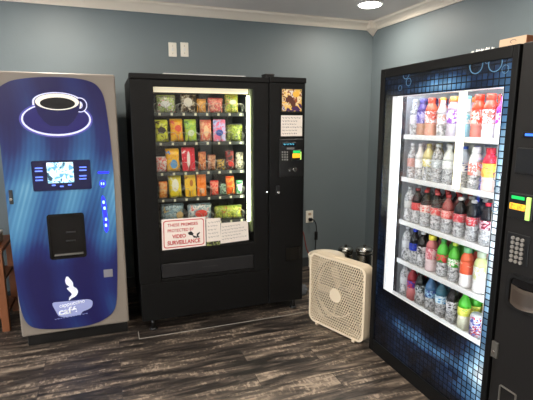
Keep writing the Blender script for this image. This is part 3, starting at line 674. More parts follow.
snack(182, 147.5, 195.5, 171.5, 2, [(206, 24, 44), (220, 40, 60), (240, 220, 215)], 'deep red candy box in third tray', 'box', ((240, 225, 215), 0, 0.5, 0.25, 0.7), lean=-0.03)
snack(198, 152, 206.5, 171.5, 2, [(170, 80, 40), (220, 140, 70), (110, 50, 30)], 'copper brown candy bar in third tray', 'bag', scale=55)
snack(207.5, 155, 216, 171.5, 2, [(140, 74, 50), (200, 150, 110), (90, 40, 30)], 'chocolate brown candy bar in third tray', 'bag', scale=55)
snack(217, 159, 225, 171.5, 2, [(60, 40, 30), (200, 160, 60), (130, 110, 60)], 'short brown and yellow bar in third tray', 'bag', scale=60)
snack(226, 150, 235, 171.5, 2, [(60, 50, 48), (150, 40, 36), (100, 80, 70)], 'dark bag with a red patch in third tray', 'bag', ((210, 60, 50), 0.05, 0.3, 0.6, 0.25), lean=-0.06)
snack(235.5, 152.5, 243.5, 171.5, 2, [(90, 84, 70), (215, 205, 175), (60, 60, 50)], 'dark and cream bar at right of third tray', 'bag', scale=60)
snack(158.5, 182, 168, 197.3, 3, [(232, 130, 50), (240, 190, 110), (220, 80, 50)], 'small orange bag at left of fourth tray', 'bag', scale=55)
snack(168.5, 174.5, 182.5, 197.3, 3, [(240, 214, 40), (236, 220, 60), (238, 236, 200)], 'yellow bag with white centre in fourth tray', 'bag', ((240, 238, 215), 0, 0.55, 0.5, 0.55), lean=-0.04)
snack(185, 173.5, 196.5, 197.3, 3, [(244, 190, 40), (246, 204, 60), (190, 110, 40)], 'golden yellow box in fourth tray', 'box', ((190, 110, 40), 0.1, 0.6, 0.3, 0.3), lean=-0.04)
snack(197, 174, 206.5, 197.3, 3, [(240, 120, 30), (246, 140, 50), (230, 90, 50)], 'bright orange box in fourth tray', 'box', ((245, 190, 150), 0, 0.25, 0.6, 0.25), lean=-0.02)
snack(210, 181, 219, 197.3, 3, [(220, 60, 50), (240, 150, 120), (170, 40, 40)], 'small red bag in fourth tray', 'bag', scale=60)
snack(219.5, 183.5, 226.5, 197.3, 3, [(40, 44, 40), (150, 190, 160), (40, 60, 50)], 'small dark green bag in fourth tray', 'bag', scale=70)
snack(226.5, 176.5, 235.5, 197.3, 3, [(236, 90, 30), (245, 150, 50), (226, 60, 40)], 'tall orange red bag in fourth tray', 'bag', lean=-0.06)
snack(236, 180.5, 243, 197.3, 3, [(60, 150, 90), (226, 236, 226), (50, 110, 80)], 'green and white bag at right of fourth tray', 'bag', ((230, 238, 230), 0, 0.5, 0.5, 0.5))
snack(160, 204.5, 184.5, 222, 4, [(120, 150, 160), (170, 190, 190), (90, 110, 120), (220, 190, 120)], 'large silver blue chip bag lowest at left', 'bag', ((200, 170, 110), 0.3, 0.4, 0.3, 0.4))
snack(187, 204.5, 212, 222, 4, [(130, 150, 155), (214, 214, 205), (214, 70, 50)], 'large silver and red chip bag in bottom tray', 'bag', ((220, 70, 56), 0.05, 0.45, 0.5, 0.45))
snack(214, 206.5, 242.5, 222, 4, [(120, 140, 50), (196, 200, 80), (90, 110, 50), (214, 110, 50)], 'wide green and yellow chip bag at right of bottom tray', 'bag', scale=45)
# notices on the glass
yn = YS + 0.0115
def quad_sheet(name, pts, m, y, label, cat):
    q = [s2(*p, y=y) for p in pts]
    o = obj(name, MB().prism('y', q, y, y - 0.0015), m); base_origin(o); return tag(o, label, cat), q
YN = YS - 0.0005
sg, q = quad_sheet('surveillance_sign', [(161.5, 219.6), (205.2, 216.6), (205.8, 245.6), (162.3, 250.4)], 'signw', YN, 'white and red video surveillance warning sign taped to the snack machine glass', 'sign')
TL, TR, BR, BL = [Vector(p) for p in q]
def bil(s, t): return TL.lerp(TR, s).lerp(BL.lerp(BR, s), t)     # s across, t down
out_ = rrect(0.5, 0.5, 0.93, 0.90, 0.07); inn_ = rrect(0.5, 0.5, 0.895, 0.845, 0.06)
obj('red_border', MB().ring('y', [tuple(bil(*p)) for p in out_], [tuple(bil(*p)) for p in inn_], YN - 0.0015, YN - 0.0022), 'red', sg, True)
def sign_text(s, s0, s1, t0, t1, wgt):
    a = bil(s0, t1); b = bil(s1, t1); top = bil(s0, t0)
    return text_bm(s, a.x, b.x, a.y, top.y, YN - 0.0016, wgt, slope=(b.y - a.y) / (b.x - a.x))
obj('lettering', sign_text('THESE PREMISES', 0.13, 0.82, 0.155, 0.255, 0.015), 'red', sg, True)
obj('lettering', sign_text('PROTECTED BY', 0.13, 0.73, 0.335, 0.435, 0.015), 'red', sg, True)
obj('lettering', sign_text('VIDEO', 0.23, 0.54, 0.52, 0.645, 0.03), 'red', sg, True)
obj('lettering', sign_text('SURVEILLANCE', 0.12, 0.87, 0.72, 0.86, 0.03), 'red', sg, True)
mb = MB()
for pts in ([(0.58, 0.50), (0.66, 0.45), (0.72, 0.54), (0.70, 0.60), (0.62, 0.58)], [(0.68, 0.58), (0.74, 0.62), (0.80, 0.66), (0.80, 0.70), (0.72, 0.68)], [(0.79, 0.56), (0.86, 0.50), (0.87, 0.53), (0.82, 0.62), (0.86, 0.68), (0.83, 0.70), (0.79, 0.66)]):
    mb.prism('y', [tuple(bil(*p)) for p in pts], YN - 0.0014, YN - 0.0022)
obj('camera_symbol', mb, 'blackink', sg, True)
nt1, q = quad_sheet('paper_note', [(206.2, 218.6), (220.3, 217.8), (220.6, 240.5), (206.6, 242)], 'paper', YN, 'narrow handwritten paper note beside the red surveillance sign', 'note')
mb = MB(); scribble(mb, q[3][0] + 0.012, q[2][0] - 0.008, q[3][1] + 0.02, q[0][1] - 0.02, YN - 0.0016, 5, 0.0016, 21, 0.05); obj('handwriting', mb, 'ink', nt1, True)
nt2, q = quad_sheet('paper_note', [(221, 223.2), (247.8, 220.8), (248.6, 239.8), (220.4, 243.6)], 'paper', YN - 0.002, 'wide handwritten paper note at bottom right of the snack machine window', 'note')
mb = MB(); scribble(mb, q[3][0] + 0.012, q[2][0] - 0.012, q[3][1] + 0.018, q[1][1] - 0.022, YN - 0.0036, 5, 0.0016, 23, 0.06); obj('handwriting', mb, 'ink', nt2, True)
a = s2(206.5, 241.8); b = s2(220, 244.8)
st_ = base_origin(obj('sticker', MB().box(a[0], b[0], YN - 0.001, YN, b[1], a[1]), P((40, 40, 30), (140, 150, 90), (40, 40, 30), scale=40))); tag(st_, 'small dark sticker on the glass just below the narrow note', 'sticker')
# items on top
a = s2(273, 74, 3.2)
bx = thing('small_black_box', 'small black plastic box lying on top of the snack machine', 'box', (1.185, 3.22, st - 0.01))
obj('body', MB().box(-0.04, 0.035, -0.04, 0.04, 0, 0.042, 0.008), 'black2', bx); obj('lid', MB().box(-0.043, 0.038, -0.043, 0.043, 0.036, 0.05, 0.006), mat('dark_lid', (44, 44, 44), 0.4), bx)
base_origin(tag(obj('white_board', MB().box(0.40, 1.0, 3.20, 3.6, st + 0.011, st + 0.02, 0.002), 'white'), 'thin white board lying flat on top of the snack machine', 'board'))
# white strip on floor
mb = MB().box(0.136, 1.42, 3.018, 3.024, 0, 0.004, 0.001).box(0.134, 0.140, 3.024, 3.13, 0, 0.006, 0.001)
base_origin(tag(obj('edging_strip', mb, mat('pale_metal_edging', (170, 165, 155), 0.4, 0.3)), 'thin pale edging strip on the floor in front of the snack machine', 'edging strip'))

# ------------------------------------------------------------------ wall switches and outlet
def s4(u, v): p = at(u, v, y=YB); return (p.x, p.z)
for (u0, u1, lab) in ((168.2, 176.8, 'white switch plate on the wall, left of the pair above the snack machine'), (180.2, 188.6, 'white switch plate on the wall, right of the pair above the snack machine')):
    a = s4(u0, 42.3); b = s4(u1, 57.0); cx_, cz_ = (a[0] + b[0]) / 2, (a[1] + b[1]) / 2
    t = thing('switch_plate', lab, 'light switch', (cx_, YB, b[1]), 0, 'switch plates')
    hh = a[1] - b[1]; ww = b[0] - a[0]
    obj('plate', MB().box(-ww / 2, ww / 2, -0.007, 0, 0, hh, 0.003), 'outlet', t)
    obj('toggle', MB().box(-0.006, 0.006, -0.018, -0.006, hh / 2 - 0.012, hh / 2 + 0.012, 0.002), 'white', t)
    for dz in (0.25, 0.75): obj('screw', MB().cyl((0, -0.009, hh * dz), (0, -0.006, hh * dz), 0.004, 10), 'steel', t)
a = s4(305.8, 210.8); b = s4(312.8, 222.3); ocx = (a[0] + b[0]) / 2
t = thing('wall_outlet', 'cream wall outlet with a black plug beside the snack machine', 'outlet', (ocx, YB, b[1]))
hh = a[1] - b[1]; ww = b[0] - a[0]
obj('plate', MB().box(-ww / 2, ww / 2, -0.007, 0, 0, hh, 0.003), 'outlet', t)
for dz in (0.3, 0.72): obj('socket', MB().box(-0.016, 0.016, -0.010, -0.006, hh * dz - 0.013, hh * dz + 0.013, 0.004), mat('socket_tan', (190, 170, 145), 0.5), t)
pz = b[1] + hh * 0.3
cd = thing('power_cord', 'black power cord hanging from the wall outlet', 'cord', (ocx, YB, 0))
obj('plug', MB().box(-0.014, 0.022, -0.040, -0.010, pz - 0.016, pz + 0.016, 0.005), 'cable', cd)
path = [(0.01, -0.03, pz), (0.03, -0.045, pz - 0.005), (0.055, -0.05, pz - 0.05), (0.065, -0.045, pz - 0.14), (0.06, -0.04, pz - 0.26), (0.05, -0.05, pz - 0.36), (0.03, -0.08, 0.03), (-0.05, -0.12, 0.008), (-0.2, -0.14, 0.008)]
def spline(pts, n=6):
    out = []
    for k in range(len(pts) - 1):
        p0 = Vector(pts[max(0, k - 1)]); p1 = Vector(pts[k]); p2 = Vector(pts[k + 1]); p3 = Vector(pts[min(len(pts) - 1, k + 2)])
        for j in range(n):
            t_ = j / n; out.append(0.5 * ((2 * p1) + (-p0 + p2) * t_ + (2 * p0 - 5 * p1 + 4 * p2 - p3) * t_ * t_ + (-p0 + 3 * p1 - 3 * p2 + p3) * t_ ** 3))
    out.append(Vector(pts[-1])); return out
obj('cable', MB().tube(spline(path), 0.005, 8), 'cable', cd)
obj('inline_block', MB().box(0.045, 0.075, -0.06, -0.035, pz - 0.22, pz - 0.13, 0.006), 'cable', cd)
p1 = at(303, 232, y=3.97); p2 = at(307, 250, y=3.95)
mb = MB().tube(spline([(p1.x - 0.06, 3.99, p1.z + 0.06), tuple(p1), (p2.x, 3.95, p2.z), (p2.x + 0.06, 3.9, p2.z - 0.13), (p2.x + 0.08, 3.85, 0.006), (p2.x + 0.2, 3.7, 0.006)]), 0.006, 8)
o = obj('red_cable', mb, 'rcable'); base_origin(o); tag(o, 'dull red cable hanging behind the right side of the snack machine', 'cable')

# ------------------------------------------------------------------ buckets, canisters, rag
bk = thing('plastic_bucket', 'cream plastic bucket with ribbed rim and lid, behind the box fan', 'bucket', (1.605, 3.005, 0))
obj('body', MB().lathe([(0.0, 0.0), (0.118, 0.0), (0.121, 0.004), (0.137, 0.46), (0.133, 0.46), (0.117, 0.008), (0.0, 0.006)], 36, cap=False), 'bucket', bk)
for z_ in (0.375, 0.40, 0.425):
    obj('rim_rib', MB().lathe([(0.133, z_), (0.142, z_ + 0.001), (0.142, z_ + 0.006), (0.135, z_ + 0.008)], 36, cap=False), 'bucket', bk)
obj('lid', MB().lathe([(0.0, 0.466), (0.118, 0.466), (0.120, 0.474), (0.142, 0.476), (0.1465, 0.472), (0.1465, 0.452), (0.144, 0.450)], 36, cap=False), 'bucket', bk)
def canister(x, y, r, h, lab):
    t = thing('steel_canister', lab, 'canister', (x, y, 0), 0, 'steel canisters')
    obj('body', MB().lathe([(r * 0.9, 0), (r, 0.01), (r, h * 0.80), (r * 0.96, h * 0.82), (r * 0.96, h * 0.86), (r, h * 0.88)], 28), 'steel', t)
    obj('lid', MB().lathe([(r * 1.04, h * 0.88), (r * 1.06, h * 0.91), (r * 0.95, h * 0.945), (r * 0.6, h * 0.965), (r * 0.22, h * 0.97)], 28), 'steel', t)
    obj('lid_knob', MB().lathe([(0.008, h * 0.965), (0.014, h * 0.985), (0.012, h), (0.004, h * 1.002)], 14), 'black2', t)
    obj('collar_band', MB().lathe([(r * 0.97, h * 0.83), (r * 0.97, h * 0.855)], 28), 'black2', t)
canister(1.895, 3.20, 0.062, 0.475, 'steel canister with domed lid behind the fan, left of the pair')
canister(2.045, 3.14, 0.072, 0.475, 'steel canister with domed lid behind the fan, right and wider of the pair')
bt = thing('white_bottle', 'small white plastic bottle between the right canister and the drinks machine', 'bottle', (2.19, 3.10, 0))
obj('body', MB().lathe([(0.028, 0), (0.03, 0.01), (0.03, 0.36), (0.012, 0.40), (0.012, 0.42)], 18), 'white', bt); obj('cap', MB().lathe([(0.015, 0.42), (0.015, 0.45)], 16), 'white', bt)
def blob_mesh(rx, ry, rz, seed, amp=0.25):
    t = bmesh.new(); bmesh.ops.create_icosphere(t, subdivisions=3, radius=1.0); rnd = random.Random(seed)
    ph = [(rnd.uniform(2, 6), rnd.uniform(2, 6), rnd.uniform(2, 6), rnd.uniform(0, 6)) for _ in range(5)]
    for v in t.verts:
        k = 1 + amp * sum(math.sin(a * v.co.x + d) * math.sin(b * v.co.y + d) * math.cos(c * v.co.z) for a, b, c, d in ph) / 2
        v.co = Vector((v.co.x * rx * k, v.co.y * ry * k, max(0.0, (v.co.z * 0.5 + 0.5) * 2 * rz * k)))
    for f in t.faces: f.smooth = True
    return t
r_ = obj('crumpled_rag', blob_mesh(0.045, 0.05, 0.05, 5), 'rag'); r_.location = (1.56, 3.36, 0); tag(r_, 'crumpled grey rag on the floor beside the snack machine', 'rag')

# ------------------------------------------------------------------ box fan
ang = math.radians(-70); FW = 0.52; FH = 0.545; FD = 0.085
ca, sa = math.cos(ang), math.sin(ang)
fan = thing('box_fan', 'cream plastic box fan standing on the floor before the drinks machine', 'fan', (1.398 + ca * FW / 2, 2.875 + sa * FW / 2, 0), ang)
# local: x across, -y front... front face plane y=0, back y=FD, z up
zc = 0.015 + FH / 2
obj('housing', MB().ring('y', rrect(0, zc, FW, FH, 0.055, 8), rrect(0, zc, FW - 0.022, FH - 0.022, 0.046, 8), 0.004, FD), 'cream', fan)
obj('front_rim', MB().ring('y', rrect(0, zc, FW, FH, 0.055, 8), rrect(0, zc, FW - 0.034, FH - 0.034, 0.042, 8), -0.004, 0.006), 'cream', fan)
def grille(y, n, th=0.0042):
    mb = MB(); w2 = FW / 2 - 0.014; h2 = FH / 2 - 0.014
    for k in range(n + 1):
        z = zc - h2 + 2 * h2 * k / n; cut = 0.03 if k in (0, n) else (0.006 if k in (1, n - 1) else 0)
        mb.box(-w2 + cut, w2 - cut, y, y + 0.004, z - th / 2, z + th / 2)
    nv = 26
    for k in range(n):
        za = zc - h2 + 2 * h2 * k / n; zb = zc - h2 + 2 * h2 * (k + 1) / n
        for j in range(nv + 1):
            x = -w2 + 2 * w2 * (j + (0.5 if k % 2 else 0)) / nv
            if x > w2: continue
            if k in (0, n - 1) and abs(x) > w2 - 0.03: continue
            mb.box(x - th / 2, x + th / 2, y, y + 0.004, za, zb)
    return mb
obj('front_grille', grille(-0.002, 27), 'cream', fan)
obj('rear_grille', grille(FD - 0.006, 14, 0.003), 'cream', fan)
obj('hub_cap', MB().cyl((0, -0.006, zc), (0, 0.004, zc), 0.052, 32, 0.054), 'cream', fan)
mb = MB()
for t0, t1, rr in ((215, 330, 0.155),):
    pts = [(rr * math.cos(math.radians(a)), 0.0, zc + rr * math.sin(math.radians(a))) for a in range(t0, t1, 5)]
    mb.tube(pts, 0.004, 6)
obj('grille_rib', mb, 'cream', fan)
sh_ = obj('shroud', MB().ring('y', [(0.246 * math.cos(2 * PI * k / 40), zc + 0.25 * math.sin(2 * PI * k / 40)) for k in range(40)], [(0.225 * math.cos(2 * PI * k / 40), zc + 0.225 * math.sin(2 * PI * k / 40)) for k in range(40)], 0.03, 0.034), 'creamd', fan)
obj('motor', MB().cyl((0, 0.03, zc), (0, FD - 0.008, zc), 0.045, 24), mat('motor_grey', (120, 110, 96), 0.5), fan)
for k in range(5):
    t = bmesh.new(); a0 = 2 * PI * k / 5; V = []
    for i in range(7):
        row = []
        for j in range(7):
            r = 0.04 + 0.175 * i / 6; a = a0 + (j / 6 - 0.5) * (0.75 + 0.35 * i / 6)
            row.append(t.verts.new((r * math.cos(a), 0.045 + (j / 6 - 0.5) * 0.03, zc + r * math.sin(a))))
        V.append(row)
    for i in range(6):
        for j in range(6): t.faces.new((V[i][j], V[i + 1][j], V[i + 1][j + 1], V[i][j + 1])).smooth = True
    bmesh.ops.solidify(t, geom=list(t.faces), thickness=0.002)
    obj('fan_blade', t, 'creamd', fan)
for sgn in (-1, 1): obj('foot', MB().box(sgn * 0.175 - 0.012, sgn * 0.175 + 0.012, -0.012, FD + 0.012, 0.0, 0.018, 0.004), 'cream', fan)
obj('carry_handle', MB().box(-0.06, 0.06, FD / 2 - 0.01, FD / 2 + 0.01, 0.015 + FH - 0.001, 0.015 + FH + 0.006, 0.003), 'cream', fan)

# ------------------------------------------------------------------ drinks machine
XF = 1.60; fy0, fy1 = 1.16, 2.358; FT = 1.834; dy0 = 1.392      # near edge, far edge, top, door/panel split
wy0, wy1, wzb, wzt = 1.458, 2.236, 0.472, 1.668                # window
def f2(u, v, x=XF): p = at(u, v, x=x); return (p.y, p.z)
fm = thing('drinks_machine', 'black and blue glass-front drinks vending machine filled with bottles', 'vending machine', (2.05, (fy0 + fy1) / 2, 0))
cy0, cy1, czb, czt = 1.44, 2.300, 0.40, 1.73
mb = MB(); xb = 2.47
mb.box(XF + 0.05, xb, fy0, cy0 - 0.01, 0.02, FT - 0.004); mb.box(XF + 0.05, xb, cy1 + 0.01, fy1, 0.02, FT - 0.004)
mb.box(XF + 0.62, xb, cy0 - 0.01, cy1 + 0.01, 0.02, FT - 0.004)
mb.box(XF + 0.05, XF + 0.62, cy0 - 0.01, cy1 + 0.01, 0.02, czb - 0.01); mb.box(XF + 0.05, XF + 0.62, cy0 - 0.01, cy1 + 0.01, czt + 0.01, FT - 0.004)
obj('cabinet', mb, 'black', fm, True)
mb = MB()
mb.box(XF + 0.05, XF + 0.62, cy0 - 0.01, cy0, czb, czt); mb.box(XF + 0.05, XF + 0.62, cy1, cy1 + 0.01, czb, czt)
mb.box(XF + 0.60, XF + 0.62, cy0, cy1, czb, czt); mb.box(XF + 0.05, XF + 0.62, cy0, cy1, czb - 0.01, czb); mb.box(XF + 0.05, XF + 0.62, cy0, cy1, czt, czt + 0.01)
obj('interior_liner', mb, 'liner', fm, True)
# door frame: black rim + mosaic print + window
mb = MB(); b0 = 0.032
mb.box(XF, XF + 0.05, fy1 - 0.045, fy1, 0.0, FT, 0.004); mb.box(XF, XF + 0.05, dy0, dy0 + b0, 0.0, FT, 0.004)
mb.box(XF, XF + 0.05, dy0 + b0, fy1 - 0.045, FT - 0.052, FT, 0.004); mb.box(XF, XF + 0.05, dy0 + b0, fy1 - 0.045, 0.0, 0.085, 0.004)
dr = obj('door_frame', mb, 'black', fm, True)
my0, my1, mz0, mz1 = dy0 + b0, fy1 - 0.045, 0.085, FT - 0.052
mp = bpy.data.objects.new('tmp', None)
mb = MB()
ow = [(my0, mz0), (my1, mz0), (my1, mz1), (my0, mz1)]; iw = [(wy0, wzb), (wy1, wzb), (wy1, wzt), (wy0, wzt)]
mb.ring('x', ow, iw, XF + 0.008, XF + 0.045)
bmesh.ops.translate(mb.bm, vec=(-XF, -my0, 0), verts=mb.bm.verts)
mos = obj('mosaic_panel', mb, 'mosaic', fm); mos.location = Vector((XF, my0, 0)) - origin(fm)
bub = mat('bubble_print', (70, 110, 140), 0.3, emit=0.12)
for (u, v, r) in ((405, 74, 0.028), (407.5, 82, 0.022), (399, 88, 0.015), (475, 65, 0.040), (494, 63, 0.038), (504, 69, 0.018), (486, 60, 0.015), (503.5, 178, 0.022), (501, 190, 0.016), (495, 208, 0.02)):
    a, b = f2(u, v)
    if a < my0 + 0.004 + r and v > 100: a = my0 + 0.004 + r
    obj('bubble_ring', MB().ring('x', ellipse(a, b, r, r, 28), ellipse(a, b, r * 0.88, r * 0.88, 28), XF + 0.0070, XF + 0.0082), bub, fm, True)
mb = MB(); mb.ring('x', iw, [(wy0 + 0.003, wzb + 0.003), (wy1 - 0.003, wzb + 0.003), (wy1 - 0.003, wzt - 0.003), (wy0 + 0.003, wzt - 0.003)], XF + 0.009, XF + 0.046)
obj('window_trim', mb, mat('pale_window_trim', (225, 228, 230), 0.4), fm, True)
obj('window_glass', MB().box(XF + 0.018, XF + 0.024, wy0 + 0.004, wy1 - 0.004, wzb + 0.004, wzt - 0.004), 'glass2', fm, True)
# lamp strips inside
ls = obj('door_lamp', MB().box(XF + 0.050, XF + 0.056, 2.192, 2.250, wzb - 0.03, wzt + 0.03, 0.001), 'coolstrip', fm, True)
for yy in (2.186, 2.252): obj('lamp_edge', MB().box(XF + 0.046, XF + 0.062, yy, yy + 0.005, wzb - 0.03, wzt + 0.03), 'ltrim', ls, True)
obj('cooler_lamp', MB().box(XF + 0.052, XF + 0.066, wy0 - 0.012, wy0 - 0.002, wzb, wzt, 0.002), 'fridgelamp', fm, True)
obj('top_lamp', MB().box(XF + 0.055, XF + 0.085, cy0 + 0.02, cy1 - 0.06, czt - 0.016, czt - 0.004, 0.002), 'fridgelamp', fm, True)
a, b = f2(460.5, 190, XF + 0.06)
glow_bar = obj('added_glow_bar', MB().box(XF + 0.052, XF + 0.072, a + 0.014, a + 0.054, b, czt - 0.02, 0.006), 'glow_bar', fm, True)  # glowing bar added for the bright upright streak in the window, source unknown
SHX = XF + 0.10
sz = [1.440, 1.184, 0.916, 0.664, 0.424]
for z in sz:
    mb = MB().box(SHX + 0.004, XF + 0.58, cy0 + 0.01, 2.235, z - 0.014, z - 0.004)
    for k in range(8 * 3 + 1):
        yy = 1.487 + k * 0.0915 / 3 * 1.0
        if yy < 2.23: mb.box(SHX + 0.004, XF + 0.58, yy - 0.0015, yy + 0.0015, z - 0.004, z)
    sh = obj('shelf', mb, 'shelfw', fm, True)
    obj('front_rail', MB().box(SHX - 0.006, SHX + 0.004, cy0 + 0.006, 2.235, z - 0.022, z + 0.006, 0.002), 'shelfw', sh, True)
obj('shelf_upright', MB().box(SHX - 0.004, SHX + 0.010, 2.237, 2.245, czb, czt - 0.02), mat('upright_grey', (90, 92, 94), 0.4, 0.5), fm, True)
# control section
pn = obj('control_section', MB().box(XF + 0.002, XF + 0.05, fy0, dy0 - 0.012, 0.0, FT, 0.006), 'panel', fm, True)
def fbox(name, u0, v0, u1, v1, m, parent=fm, d=0.010, bev=0.003, x=XF):
    a = f2(u0, v0); b = f2(u1, v1); ya, yb = sorted((a[0], b[0])); za, zb = sorted((a[1], b[1]))
    return obj(name, MB().box(x + 0.004 - d, x + 0.004, ya, yb, za, zb, bev), m, parent, True), ya, yb, za, zb
dsp, *_ = fbox('display', 523, 131.5, 540, 137.5, 'black2')
a, b = f2(531.5, 134.8); obj('display_text', MB().box(XF - 0.0085, XF - 0.005, a - 0.022, a + 0.022, b - 0.005, b + 0.005), 'blue_e', dsp, True)
fbox('card_reader', 518.5, 147.5, 545, 176, 'black2', d=0.014)
ba, ya, yb, za, zb = fbox('bill_acceptor', 511, 191.5, 533, 222, 'black2', d=0.012, bev=0.004)
a = f2(513.5, 195); b = f2(526, 200.5); obj('green_label', MB().box(XF - 0.011, XF - 0.007, b[0], a[0], b[1], a[1], 0.001), 'green_e', ba, True)
a = f2(511.5, 202); b = f2(526.5, 211.5); obj('yellow_label', MB().box(XF - 0.012, XF - 0.007, b[0], a[0], b[1], a[1], 0.003), P((250, 190, 50), (250, 170, 50), (200, 110, 30), scale=60, emit=0.55), ba, True)
a = f2(529, 197); b = f2(531, 221); obj('lit_bezel', MB().box(XF - 0.014, XF - 0.007, b[0], a[0], b[1], a[1], 0.003), 'lime_e', ba, True)
kp, *_ = fbox('keypad', 508, 231, 527, 267, 'black2', d=0.006)
for r in range(6):
    for q in range(3):
        y_, z_ = f2(514.0 + q * 4.7 - r * 0.45, 237.6 + q * 1.4 + r * 4.5)
        obj('key', MB().cyl((XF - 0.009, y_, z_), (XF, y_, z_), 0.0075, 12), mat('key_silver', (170, 165, 158), 0.35, 0.5) if (r, q) == (0, 0) else bpy.data.materials['key_silver'], kp, True)
# delivery hatch: recessed frame with pale pan
a = f2(503, 277); b = f2(540, 326)
ya, yb, za, zb = b[0], a[0], 0.735, 0.885
ya = 1.175; yb = 1.335
hb = obj('delivery_hatch', MB().ring('x', rrect((ya + yb) / 2, (za + zb) / 2, yb - ya, zb - za, 0.03), rrect((ya + yb) / 2, (za + zb) / 2, yb - ya - 0.03, zb - za - 0.03, 0.02), XF - 0.008, XF + 0.01), 'black2', fm, True)
obj('hatch_back', MB().prism('x', rrect((ya + yb) / 2, (za + zb) / 2, yb - ya - 0.02, zb - za - 0.02, 0.02), XF - 0.001, XF + 0.002), 'smoke', hb, True)
pnm = mat('translucent_pan', (92, 80, 71), 0.35)
t = bmesh.new(); V = []
for i in range(9):
    s_ = i / 8; row = []
    for j in range(5):
        yy = ya + 0.018 + (yb - ya - 0.036) * s_; dip = 0.012 * math.sin(PI * s_)
        row.append(t.verts.new((XF - 0.002 - 0.018 * math.sin(PI * s_) * (1 - j / 6), yy, za + 0.018 - dip * 0.5 + 0.085 * j / 4)))
    V.append(row)
for i in range(8):
    for j in range(4): t.faces.new((V[i][j], V[i + 1][j], V[i + 1][j + 1], V[i][j + 1])).smooth = True
bmesh.ops.solidify(t, geom=list(t.faces), thickness=0.002)
obj('delivery_pan', t, pnm, hb, True)
lkp, *_ = fbox('lock_plate', 493, 340, 497.6, 359, mat('lock_plate_grey', (110, 108, 102), 0.35, 0.6), d=0.012)
a, b = f2(495, 351.5); obj('lock_cylinder', MB().cyl((XF - 0.013, a, b), (XF - 0.006, a, b), 0.008, 16), 'chrome', lkp, True)
a = f2(500, 385); b = f2(512, 399)
obj('coin_return', MB().ring('x', rrect((a[0] + b[0]) / 2 - 0.01, a[1] - 0.04, 0.085, 0.09, 0.006), rrect((a[0] + b[0]) / 2 - 0.01, a[1] - 0.04, 0.077, 0.082, 0.004), XF - 0.006, XF + 0.003), mat('coin_return_edge', (140, 136, 130), 0.35, 0.5), fm, True)
obj('kick_plate', MB().box(XF + 0.03, XF + 0.05, fy0, dy0, 0.0, 0.06), 'black2', fm, True)

# ------------------------------------------------------------------ drinks
BH = 0.212
def bottle_proto(kind):
    """returns meshes (lower, label, upper, cap) in local units for total height BH"""
    if kind == 'soda':
        low = [(0.026, 0), (0.031, 0.006), (0.0335, 0.02), (0.0335, 0.045), (0.0305, 0.062), (0.032, 0.082)]
        lab = [(0.0330, 0.082), (0.0345, 0.086), (0.0345, 0.124), (0.0335, 0.127)]
        up = [(0.0335, 0.127), (0.032, 0.145), (0.024, 0.168), (0.014, 0.184), (0.0125, 0.194), (0.0150, 0.1945), (0.0150, 0.197)]
        cap = [(0.0142, 0.197), (0.0148, 0.199), (0.0148, 0.211), (0.0130, 0.213)]
    elif kind == 'wide':
        low = [(0.030, 0), (0.034, 0.006), (0.034, 0.04), (0.031, 0.05), (0.034, 0.06), (0.034, 0.072)]
        lab = [(0.0345, 0.072), (0.035, 0.075), (0.035, 0.135), (0.0345, 0.138)]
        up = [(0.034, 0.138), (0.032, 0.155), (0.024, 0.172), (0.020, 0.178), (0.020, 0.184)]
        cap = [(0.021, 0.184), (0.0222, 0.186), (0.0222, 0.210), (0.019, 0.213)]
    elif kind == 'slim':
        low = [(0.024, 0), (0.0275, 0.006), (0.0285, 0.03), (0.0285, 0.07)]
        lab = [(0.029, 0.07), (0.0292, 0.072), (0.0292, 0.118), (0.029, 0.12)]
        up = [(0.0285, 0.12), (0.028, 0.14), (0.018, 0.158), (0.0135, 0.175), (0.013, 0.195)]
        cap = [(0.0142, 0.195), (0.0148, 0.197), (0.0148, 0.208), (0.0130, 0.21)]
    else:  # can
        low = [(0.026, 0), (0.032, 0.008)]
        lab = [(0.032, 0.008), (0.033, 0.011), (0.033, 0.108), (0.032, 0.112)]
        up = [(0.032, 0.112), (0.027, 0.121)]
        cap = [(0.0265, 0.121), (0.0265, 0.1225)]
    return low, lab, up, cap
_bm = {}
def bottle(kind, low_m, up_m, lab_m, cap_m, label, loc, group):
    key = (kind,)
    if key not in _bm: _bm[key] = bottle_proto(kind)
    low, lab, up, cap = _bm[key]
    t = thing('soda_can' if kind == 'can' else 'drink_bottle', label, 'can' if kind == 'can' else 'bottle', loc, random.uniform(0, 6.2), group)
    obj('lower_body', MB().lathe(low, 20), low_m, t); obj('label_band', MB().lathe(lab, 20), lab_m, t)
    obj('shoulder', MB().lathe(up, 20), up_m, t); obj('lid' if kind == 'can' else 'cap', MB().lathe(cap, 16), cap_m, t)
    return t
cl_ = 'clearp'
WH = (236, 236, 236)
